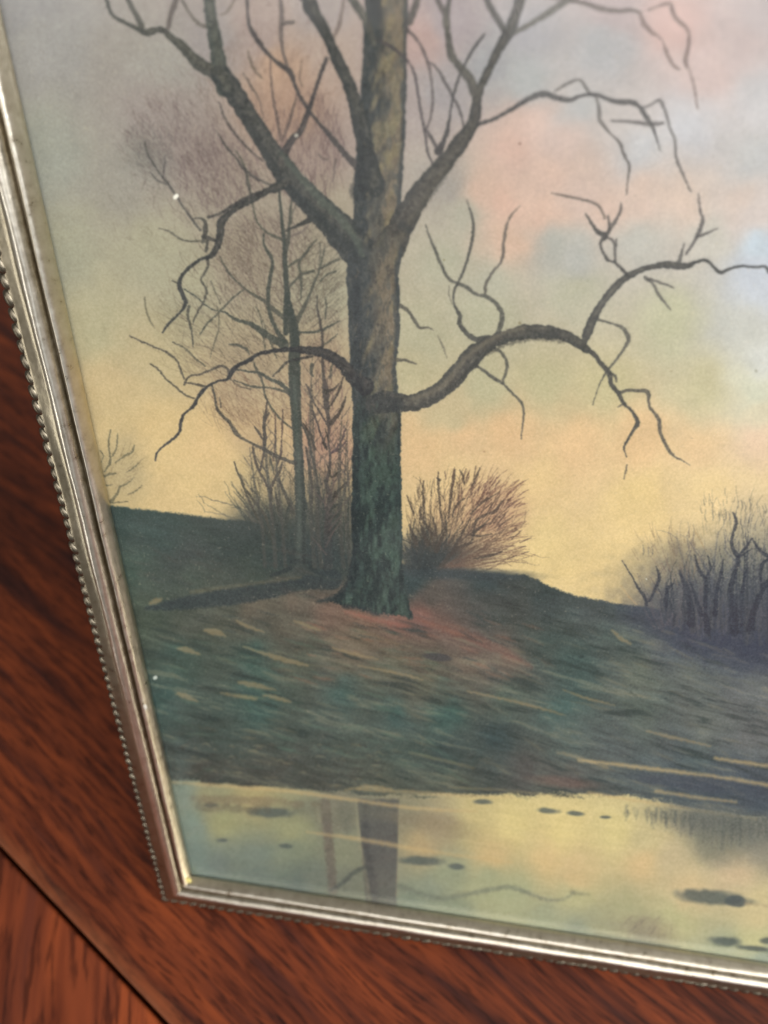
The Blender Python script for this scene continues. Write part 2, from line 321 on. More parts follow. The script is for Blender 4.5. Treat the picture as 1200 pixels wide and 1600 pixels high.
hatch(400, 410, 70, 70, .95, 170, (118, 100, 94), .28, 42); hatch(340, 520, 90, 60, .85, 120, (126, 116, 98), .26, 34)
hatch(500, 420, 36, 80, -.7, 90, (112, 106, 92), .30, 34); hatch(400, 620, 80, 40, .85, 110, (140, 112, 94), .30, 44)
hatch(380, 560, 90, 30, .6, 60, (116, 104, 90), .26, 30); hatch(440, 690, 40, 60, 1.5, 60, (128, 104, 92), .26, 30)
hatch(500, 640, 40, 120, 1.35, 120, (126, 98, 94), .28, 32); hatch(350, 620, 24, 46, 1.0, 40, (122, 104, 86), .32, 30)
hatch(510, 560, 40, 60, -1.0, 60, (110, 98, 90), .28, 26); hatch(330, 560, 50, 30, .7, 40, (116, 106, 90), .3, 30)
hatch(420, 770, 50, 60, 1.2, 110, (104, 96, 80), .30, 34, spread=.5); hatch(280, 500, 40, 30, .9, 30, (140, 132, 104), .3, 34)
hatch(300, 560, 60, 30, .5, 40, (136, 122, 96), .26, 36)

hatch(275, 205, 80, 54, 1.1, 260, (116, 102, 102), .30, 24, 1.9, .4); hatch(235, 235, 40, 46, .8, 120, (108, 104, 102), .32, 18, 1.9, .4); hatch(345, 270, 64, 56, 1.25, 240, (110, 94, 94), .36, 28, 1.9, .35)
hatch(480, 235, 60, 90, 1.5, 240, (104, 86, 86), .40, 32, 1.9, .35); hatch(420, 420, 90, 90, 1.0, 200, (98, 86, 82), .38, 40, 1.8, .3); hatch(505, 430, 36, 90, -.7, 140, (98, 92, 82), .38, 34, 1.8, .3); hatch(440, 460, 100, 110, 1.0, 160, (104, 92, 82), .28, 34, spread=.5); hatch(380, 640, 70, 40, .9, 70, (118, 96, 82), .3, 36)
blob(240, 250, 34, 22, (122, 122, 116), .30, .7, 1.4)
hatch(300, 160, 110, 60, 1.1, 130, (130, 116, 110), .26, 26, 1.7, .5); hatch(220, 330, 60, 60, .9, 50, (128, 122, 108), .24, 22, 1.5, .4)
hatch(440, 90, 90, 110, -1.2, 150, (132, 112, 104), .30, 36, 1.8, .4); hatch(370, 140, 60, 80, 1.2, 120, (130, 112, 104), .30, 30, 1.7, .4); hatch(300, 290, 90, 60, 1.1, 160, (112, 98, 94), .34, 28, 1.7, .4)
hatch(400, 330, 90, 90, 1.0, 220, (106, 92, 88), .34, 34, 1.7, .45); hatch(350, 470, 100, 80, .8, 160, (110, 100, 86), .32, 34, 1.6, .5); hatch(470, 560, 80, 90, 1.1, 160, (106, 92, 84), .32, 34, 1.7, .4)
spray(300, 230, 110, 80, 430, 420, 160, (112, 98, 96), .40, 20, 1.7); spray(400, 480, 130, 120, 460, 620, 200, (102, 90, 82), .38, 24, 1.7)
# ---- ground
ridge_x = [-200,150,175,230,300,345,400,430,480,550,640,700,780,820,838,852,900,960,1010,1060,1120,1200,1500]
ridge_y = [770,788,790,797,805,810,816,822,835,870,882,890,896,898,905,914,931,943,948,958,975,990,1000]
RY = np.interp(PX, ridge_x, ridge_y).astype(f32)
shore_x = [-200,262,300,400,480,560,650,740,860,930,1000,1060,1120,1200,1600]
shore_y = [1205,1222,1223,1229,1233,1241,1244,1240,1243,1242,1246,1258,1270,1280,1330]
SY = np.interp(PX, shore_x, shore_y).astype(f32)
G = wash(GRD, 2.7, 6, 26)
lum = G.mean(-1, keepdims=True); G = (lum + (G - lum) * .84) * np.array((.90, .98, 1.0), f32)
ang = np.where(PX > 620, .33, .20).astype(f32)
ca, sa = math.cos(.27), math.sin(.27)
A = PX * ca + PY * sa; Bq = -PX * sa + PY * ca
Bq = Bq + 7 * (vn(PX / 60, PY / 30, 21) - .5)
st = (vn(A / 46, Bq / 6.5, 12) - .5) * 1.0 + (vn(A / 20, Bq / 3.2, 13) - .5) * .7 + (vn(A / 90, Bq / 15, 14) - .5) * .9
far = 1 - sm(905, 980, PY)
G *= (1 + st * (.19 - .09 * far))[..., None]
lt = sm(.34, .78, st + .18 * (vn(PX / 60, PY / 40, 15) - .5)) * sm(960, 1010, PY) * .34
over(lt, (132, 128, 106), G)
dk = sm(.30, .75, -st) * sm(940, 1000, PY) * .42
over(dk, (46, 62, 62), G)
gm = sm(-2.6, 2.6, PY - RY + 3 * NE + 2 * (vn(PX / 12, PY / 12, 16) - .5))
IMG = IMG * (1 - gm[..., None]) + G * gm[..., None]
# water
Wt = wash(WAT, 3.2, 6, 14)
rp = (vn((PX + PY * .2) / 70, (PY - PX * .14) / 4, 17) - .5) * .5 + (vn(PX / 40, (PY - PX * .13) / 9, 18) - .5) * .5
Wt *= (1.03 + rp * .06)[..., None]
wm = sm(-4, 4, PY - SY + 5 * NE + 9 * (vn(PX / 26, PY / 5, 61) - .5))
IMG = IMG * (1 - wm[..., None]) + Wt * wm[..., None]
del G, Wt, A, Bq, lt, dk, wm, gm, rp

# ---- bushes: a fan of twigs
def mix3(a, b, t): return tuple(x + (y - x) * t for x, y in zip(a, b))
def fan(bx, by, a0, a1, l0, l1, n, col, alpha=.6, wd=2.6, spreadx=10, curve=.25, sub=2, start=.1):
    for _ in range(n):
        a = PR.uniform(a0, a1); l = PR.uniform(l0, l1); x = bx + PR.uniform(-spreadx, spreadx); y = by + PR.uniform(-3, 3)
        c = PR.gauss(0, curve); pts = []
        q = PR.uniform(0, start)
        for k in range(5):
            t = q + (1 - q) * k / 4; aa = a + c * (t - .5)
            pts.append((x + l * t * math.cos(aa), y - l * t * math.sin(aa), wd * (1 - .75 * t) + .5))
        stroke(pts, col, alpha * PR.uniform(.5, 1), .8, .7, .6)
        for _ in range(sub):
            k = PR.randint(2, 4); px, py, _w = pts[k]; a2 = a + PR.choice((-1, 1)) * PR.uniform(.3, .6); l2 = l * PR.uniform(.08, .2)
            stroke([(px, py, 1.6), (px + l2 * .5 * math.cos(a2), py - l2 * .5 * math.sin(a2), 1.4), (px + l2 * math.cos(a2 + .2), py - l2 * math.sin(a2 + .2), .7)], col, alpha * .7, .8, .5, .3)
# bush right of the trunk
blob(735, 820, 70, 55, (196, 158, 124), .5, -.3, 1.2); blob(775, 800, 40, 36, (176, 136, 112), .35); blob(700, 866, 66, 24, (92, 88, 82), .75, 0, 1.3); blob(662, 860, 30, 30, (66, 72, 72), .8, 0, 1.3)
spray(760, 800, 52, 50, 680, 885, 150, (124, 92, 80), .5, 22); spray(775, 775, 42, 30, 690, 880, 60, (104, 76, 70), .6, 16); spray(770, 850, 46, 22, 670, 880, 60, (128, 100, 84), .5, 30)
spray(700, 790, 44, 46, 682, 885, 50, (112, 92, 74), .45, 18)
fan(685, 888, .25, 1.5, 50, 150, 46, (96, 80, 70), .55, 3, 22, .3)
fan(662, 890, .7, 2.2, 30, 85, 60, (58, 62, 62), .75, 5, 24, .4, 1); spray(672, 815, 34, 60, 676, 890, 80, (96, 84, 70), .5, 22); fan(672, 890, .9, 2.0, 60, 140, 30, (84, 74, 64), .5, 3, 20, .3, 2, .2); blob(672, 876, 44, 20, (54, 62, 64), .85, 0, 1.2)
fan(700, 890, .05, .6, 50, 130, 26, (110, 88, 76), .5, 3, 20, .3, 1)
BD = (74, 66, 60)
for p in ([(690,885,8),(705,865,7),(718,855,5),(735,848,4),(740,835,4),(755,820,3),(765,811,2)], [(739,838,3),(742,820,4),(748,811,4),(762,803,4),(772,800,5),(780,790,4),(786,782,2)],
          [(697,830,4),(690,810,3),(687,785,3),(685,760,4),(685,738,2)], [(686,750,5),(682,747,2)], [(675,835,5),(665,820,4),(657,803,4),(658,790,2)], [(662,822,2),(662,790,4),(661,770,4),(662,752,2)],
          [(701,812,2),(703,790,4),(706,765,5),(711,735,3)], [(707,808,2),(710,795,3),(720,783,3),(726,779,2)], [(647,803,2),(642,790,3),(636,775,2)], [(681,840,5),(680,825,4),(676,808,2)],
          [(650,850,7),(645,835,5),(640,820,3)], [(668,850,8),(664,838,6),(658,822,3)], [(682,860,8),(690,842,5),(694,833,3)], [(718,735,2),(722,740,4),(725,755,3)], [(750,732,2),(744,745,4),(738,758,3)],
          [(705,868,5),(720,838,3),(735,810,2)], [(735,803,2),(748,790,3),(765,778,3),(778,770,1)], [(738,836,3),(752,838,3),(768,834,1)], [(740,873,2),(760,870,4),(785,862,2)]):
    stroke(p, BD, .8)
for _ in range(46):                          # bristling tips of the bush
    a = PR.uniform(.12, 1.5); rr = PR.uniform(128, 168) if a > .9 else PR.uniform(118, 156)
    x, y = 680 + rr * math.cos(a), 885 - rr * math.sin(a) * 1.0
    l = PR.uniform(8, 20); t = a + PR.uniform(-.1, .35)
    stroke([(x - l * math.cos(t), y + l * math.sin(t), 1.2), (x, y, 2.4), (x + 4 * math.cos(t), y - 4 * math.sin(t), .8)], (92, 74, 66), .7, .7, .6, .3)
blob(725, 897, 100, 9, (56, 66, 70), .8, .03, .9, .1)
# right hand bush, blue at its foot
blob(1150, 950, 150, 72, (74, 80, 94), .95, .15, 1.2); blob(1120, 900, 90, 60, (124, 124, 112), .5, 0, 1.5); blob(1190, 880, 60, 70, (120, 124, 118), .55, 0, 1.5)
blob(1180, 990, 140, 46, (62, 68, 84), .95, .2, 1.3); blob(1058, 870, 14, 24, (130, 122, 104), .5); blob(1060, 940, 40, 20, (88, 92, 98), .6, .2)
blob(1330, 930, 130, 80, (70, 76, 90), .85); BS = (52, 56, 68)
fan(1075, 985, .9, 2.1, 40, 110, 40, (96, 92, 98), .55, 4, 50, .4, 1, .3); fan(1160, 1000, .9, 2.0, 60, 170, 60, (84, 88, 100), .5, 6, 70, .4, 2, .3)
spray(1150, 850, 60, 50, 1150, 990, 60, (140, 132, 112), .35, 18); spray(1040, 880, 50, 50, 1080, 990, 36, (150, 128, 104), .4, 22)
for _ in range(150):
    x = PR.uniform(1030, 1330); b0 = 955 + (x - 1030) * .22 + PR.uniform(-6, 26); h = PR.uniform(30, 60 + min(120, (x - 1020) * .8)); k = PR.uniform(-8, 10)
    w0 = PR.uniform(2, 6)
    stroke([(x, b0, w0), (x + k * .4, b0 - h * .35, w0 * .8), (x - k * .3 + PR.uniform(-3, 3), b0 - h * .7, w0 * .5), (x + k, b0 - h, .8)], mix3((46, 52, 64), (92, 94, 98), PR.random()), PR.uniform(.35, .75), 1.1, 1, .8)
spray(1140, 800, 50, 26, 1150, 960, 40, (128, 120, 104), .5, 14); spray(1060, 870, 40, 36, 1090, 990, 60, (128, 114, 104), .5, 20); spray(1180, 850, 50, 50, 1160, 1000, 80, (100, 100, 104), .5, 20)
for p in ([(1010,945,5),(1008,935,5),(998,920,4),(990,905,2),(982,892,2),(972,876,1)], [(1015,940,3),(1025,918,5),(1030,905,5),(1028,892,4),(1025,885,1)], [(1040,945,8),(1041,930,6),(1045,918,5),(1052,912,2)],
          [(1080,975,14),(1078,945,11),(1074,922,10),(1068,908,7),(1062,892,3)], [(1105,985,10),(1102,950,7),(1104,920,7),(1102,905,6),(1092,890,5),(1086,868,3)], [(1103,902,5),(1110,888,4),(1106,868,2)],
          [(1117,960,8),(1120,925,6),(1127,895,4),(1130,875,2)], [(1147,990,14),(1148,955,11),(1142,925,9),(1146,900,8),(1154,876,6),(1150,866,7),(1143,852,5),(1146,832,4),(1151,815,5),(1145,801,2)],
          [(1154,870,4),(1165,856,4),(1174,843,3)], [(1156,870,4),(1168,862,3),(1175,857,1)], [(1176,842,2),(1184,856,5),(1196,867,6),(1212,872,5)], [(1172,985,12),(1178,955,9),(1190,925,9),(1205,905,8),(1220,885,5)],
          [(1190,920,4),(1189,895,5),(1192,880,5),(1205,872,4)], [(1160,925,6),(1163,905,4),(1166,890,2)], [(1095,960,8),(1086,930,5),(1078,910,3)], [(1235,980,14),(1240,900,9),(1255,840,4),(1250,790,2)], [(1290,990,14),(1300,900,8),(1290,850,4)]):
    stroke(p, BS, .82, 1.1)
for x, y in ((1152,787),(1158,790),(1163,793),(1171,788),(1133,805),(1138,808),(1129,813),(1113,806),(1195,795),(1192,800),(1004,860),(1012,863),(1018,862),(1123,808)):
    stroke([(x, y - 8, 1.2), (x + 2, y, 2.2), (x + 1, y + 7, 1)], (112, 110, 104), .65)
stroke([(1082,822,1),(1092,840,2),(1104,862,1)], (170, 140, 100), .5); stroke([(970,915,1),(985,935,2),(995,945,1)], (200, 168, 124), .6)
# little bush beside the left rail
for p in ([(163,737,2),(172,722,4),(171,705,3),(170,690,3),(173,672,2)], [(176,712,3),(182,699,3),(184,678,2)], [(180,724,2),(194,713,3),(205,708,4),(210,696,2)], [(197,738,1),(209,731,3),(218,722,1)],
          [(164,744,4),(172,741,4),(181,740,2)], [(174,784,6),(184,770,4),(187,761,3),(198,756,3),(210,746,1)], [(167,759,3),(176,757,1)], [(158,722,1),(162,712,2),(156,704,1)], [(200,772,1),(212,768,2),(222,758,1)], [(176,786,3),(200,784,1)]):
    stroke(p, (92, 92, 74), .75)
spray(195, 740, 24, 44, 160, 785, 30, (140, 124, 92), .4, 14)

# ---- second tree and its thicket
DC = (78, 84, 78); DL = (98, 98, 88)
tw = [([(470,892,26),(469,850,19),(470,800,16),(468,750,15),(466,700,14),(463,650,15),(461,610,17),(460,570,18),(460,535,14),(456,505,11),(450,470,9),(447,440,8),(445,400,7),(444,375,6),(441,350,5),(438,318,4),(436,298,3)], DC),
 ([(445,400,5),(450,378,6),(452,350,4),(455,320,3),(462,300,2)], DL), ([(463,540,10),(462,515,10),(456,490,8),(449,465,6)], DC), ([(447,520,8),(446,490,7),(447,460,5)], DC),
 ([(463,865,16),(456,884,10),(442,893,6),(424,899,4)], (52,62,62)), ([(480,872,12),(490,890,7),(500,899,4)], (52,62,62)),
 ([(460,508,10),(470,490,7),(480,470,5),(490,445,4),(500,420,4),(504,402,3),(508,385,2)], DL), ([(450,452,4),(460,440,4),(475,428,4),(490,424,5)], DL), ([(500,420,4),(515,412,4),(530,405,3)], DL),
 ([(445,422,3),(460,410,4),(474,401,4),(485,386,3),(495,374,2)], DL), ([(444,375,5),(430,370,5),(415,362,4),(404,350,3),(398,335,3),(392,305,3),(388,282,3),(380,255,3),(368,236,2)], DL),
 ([(412,366,3),(413,384,4),(420,396,5),(426,411,5),(422,435,6),(419,458,6),(420,482,6),(426,503,6),(436,522,7),(446,534,8)], DC),
 ([(445,497,8),(430,486,7),(415,472,6),(400,463,5),(385,453,3),(370,440,3),(355,423,3),(344,402,2)], DL), ([(380,453,3),(365,465,3),(350,480,3),(335,495,3),(322,508,3),(313,522,2)], DL),
 ([(446,540,13),(422,527,11),(402,513,9),(388,505,6),(375,502,5),(362,496,4),(352,488,3),(335,485,2),(320,476,2),(305,463,2),(288,452,2)], DC),
 ([(458,622,7),(448,608,6),(435,598,6),(420,592,5),(405,583,4),(390,581,3),(372,578,3)], DC), ([(456,617,5),(440,610,4),(420,606,3),(400,605,4),(385,602,3),(366,594,2)], DL),
 ([(396,566,2),(402,580,4),(410,596,3),(415,620,3),(426,640,3),(440,656,3),(458,671,3)], DL), ([(400,480,1),(408,500,2),(414,545,2)], DL),
 ([(340,480,2),(342,510,2),(334,540,2),(328,560,1)], (130,124,104)), ([(358,538,2),(372,540,4),(385,546,4),(390,554,2)], DL), ([(270,535,2),(290,545,3),(305,560,3),(320,572,3)], (120,114,96)),
 ([(226,465,3),(228,482,3),(234,500,3),(242,513,1)], (150,142,112)), ([(330,440,2),(336,455,2),(344,475,2)], (120,114,98)), ([(410,500,1),(425,540,3),(432,560,1)], DL),
 ([(468,519,3),(482,520,4),(500,517,4),(515,510,3),(530,502,2)], DC), ([(505,540,2),(518,530,3),(528,522,1)], DL), ([(500,380,2),(500,400,2),(497,430,1)], DL),
 ([(470,470,1),(471,450,4),(470,430,5),(468,410,4),(480,392,3),(484,385,2)], DL), ([(500,440,2),(510,430,3),(525,424,3)], DL), ([(455,350,2),(458,330,2),(470,310,1)], DL), ([(455,370,2),(472,362,3),(482,352,2)], MAU),
 ([(513,885,14),(512,850,13),(513,810,12),(515,788,10),(516,775,7),(510,755,5),(514,738,5),(516,715,4),(513,690,3),(514,665,5),(510,632,9),(509,612,10),(506,590,5),(504,560,5),(503,520,4),(499,497,4),(495,478,3),(496,462,2)], (84,78,76)),
 ([(508,500,2),(510,480,3),(508,465,2)], DL), ([(496,885,12),(496,840,8),(497,800,6),(498,770,5),(494,740,4),(488,715,4),(480,680,4),(472,664,3)], (80,80,76)), ([(486,790,4),(488,765,5),(484,735,4),(478,700,3)], (88,82,76)),
 ([(512,640,3),(522,625,3),(530,610,4),(536,590,2)], BD), ([(518,660,8),(530,646,5),(538,628,4),(540,620,2)], BD), ([(520,706,4),(532,692,3),(540,670,3)], (104,84,88)), ([(518,708,3),(530,702,3),(541,690,2)], (104,84,88)),
 ([(511,664,3),(500,645,3),(490,628,3),(484,612,4),(478,600,2)], (96,88,86)), ([(510,700,3),(500,675,3),(492,650,3),(487,635,2)], (96,86,86)), ([(492,702,3),(486,680,4),(478,668,3),(474,662,2)], BD),
 ([(511,702,4),(506,692,4),(510,680,2)], BD), ([(511,725,2),(518,745,3),(527,740,3),(532,736,2)], BD), ([(514,690,3),(508,670,2)], BD), ([(508,612,7),(522,608,4),(529,600,2)], BD), ([(488,570,5),(486,580,5),(489,588,3)], DL),
 ([(516,590,5),(518,575,3),(520,565,1)], DL), ([(530,790,5),(530,830,4),(532,880,4)], (70,74,70)), ([(544,778,3),(544,830,4),(545,885,4)], (70,76,72)), ([(515,797,6),(525,790,4),(530,788,3)], (70,72,68)), ([(516,811,5),(527,804,3)], (70,72,68)),
 ([(515,840,5),(524,825,3),(530,812,2)], (70,72,68)), ([(524,775,4),(530,765,4),(541,755,3)], BD), ([(520,780,4),(524,768,3)], BD), ([(480,885,5),(485,840,4),(486,800,3)], DC), ([(503,880,5),(504,840,4),(505,800,2)], DC),
 ([(535,870,3),(538,830,3),(536,800,2)], DC), ([(428,850,6),(410,822,5),(395,795,4),(385,772,4),(377,750,4),(370,735,3),(366,722,2)], (92,86,74)), ([(424,838,6),(415,808,4),(398,785,4),(386,768,3)], (92,86,74)),
 ([(426,810,5),(424,790,4),(423,765,5),(430,748,4),(438,734,4),(441,722,2)], (92,82,74)), ([(423,770,4),(412,748,4),(404,735,4),(398,715,4),(395,698,3)], (92,82,74)), ([(406,735,4),(411,715,3),(413,695,6),(414,680,6),(412,665,5),(415,648,5),(418,625,2)], (92,82,78)),
 ([(412,688,3),(404,676,4),(398,667,2)], (100,90,84)), ([(414,655,5),(420,646,4)], (100,90,84)), ([(440,688,2),(438,712,4),(430,735,2)], (108,90,84)), ([(427,735,3),(424,725,3),(422,715,2)], DL), ([(458,800,6),(448,778,5),(440,760,4),(436,748,3)], (84,80,72)),
 ([(437,805,5),(433,785,4),(431,768,2)], (84,80,72)), ([(440,690,1),(441,670,3),(442,640,2)], (120,98,88)), ([(430,645,2),(430,690,3),(427,720,2)], (128,104,92)), ([(444,850,8),(430,815,5),(428,790,3)], (72,76,70)), ([(454,860,8),(446,820,5),(452,790,3)], (72,76,70))]
blob(420, 835, 60, 34, (62, 70, 68), .75, .25, 1.3); blob(500, 850, 60, 44, (60, 70, 68), .8, 0, 1.3); blob(520, 800, 36, 50, (88, 86, 80), .5, 0, 1.3)
fan(440, 860, 1.5, 2.6, 50, 140, 46, (66, 72, 70), .55, 4, 20, .3, 1, .2); fan(505, 880, 1.2, 1.9, 60, 200, 50, (64, 70, 70), .5, 4, 36, .2, 2, .2)
spray(425, 780, 44, 60, 450, 880, 90, (88, 82, 70), .45, 22); spray(515, 690, 34, 120, 512, 900, 110, (104, 86, 84), .5, 22)
for p, c in tw: stroke(p, mix3(c, (56, 60, 60), .32), .93, .9, .8, .45, grain=.08, tex=20)
blob(425, 846, 54, 22, (58, 68, 66), .6, .3, 1.4); blob(505, 868, 56, 28, (56, 66, 68), .65, 0, 1.4); blob(468, 880, 30, 12, (54, 64, 64), .5, 0, 1.2)
for p, c in tw[:6]: stroke(p, mix3(c, (52, 58, 60), .4), .6, 1.2, .8, .4)
for x0, y1, wd, lean in ((404,700,4,-14),(421,640,5,-10),(436,670,4,-6),(482,560,5,6),(492,610,5,-4),(527,640,5,8),(537,700,4,4),(545,660,3,-3)):
    stroke([(x0 + 10, 885, wd + 2), (x0 + 5, 820, wd + 1), (x0 + lean * .4, (820 + y1) / 2, wd), (x0 + lean, y1, 1)], (78, 78, 74), .7)
    for k in range(7):
        yy = y1 + 12 + k * PR.uniform(14, 20); sd = PR.choice((-1, 1)); ll = PR.uniform(10, 22); xx = x0 + lean * (1 - k / 9)
        stroke([(xx, yy, 2.4), (xx + sd * ll * .5, yy - ll * .6, 2), (xx + sd * ll * .9, yy - ll * 1.3, .8)], (88, 84, 80), .6)
for k in range(24):                          # herring-bone twigs either side of the thin upright stems
    y = 560 + k * 13; x = 512 + PR.uniform(-3, 3); s = PR.choice((-1, 1, 1))
    l = PR.uniform(14, 26); stroke([(x, y + 8, 2.6), (x + s * l * .5, y - 6, 2.4), (x + s * l, y - 20, 1)], (100, 88, 84), .6)
stroke([(466,870,8),(468,800,5),(466,720,5),(462,640,6),(460,590,5)], (92, 104, 96), .45, 2); stroke([(474,880,5),(475,800,4),(472,720,3)], (46, 54, 54), .5, 1.5)

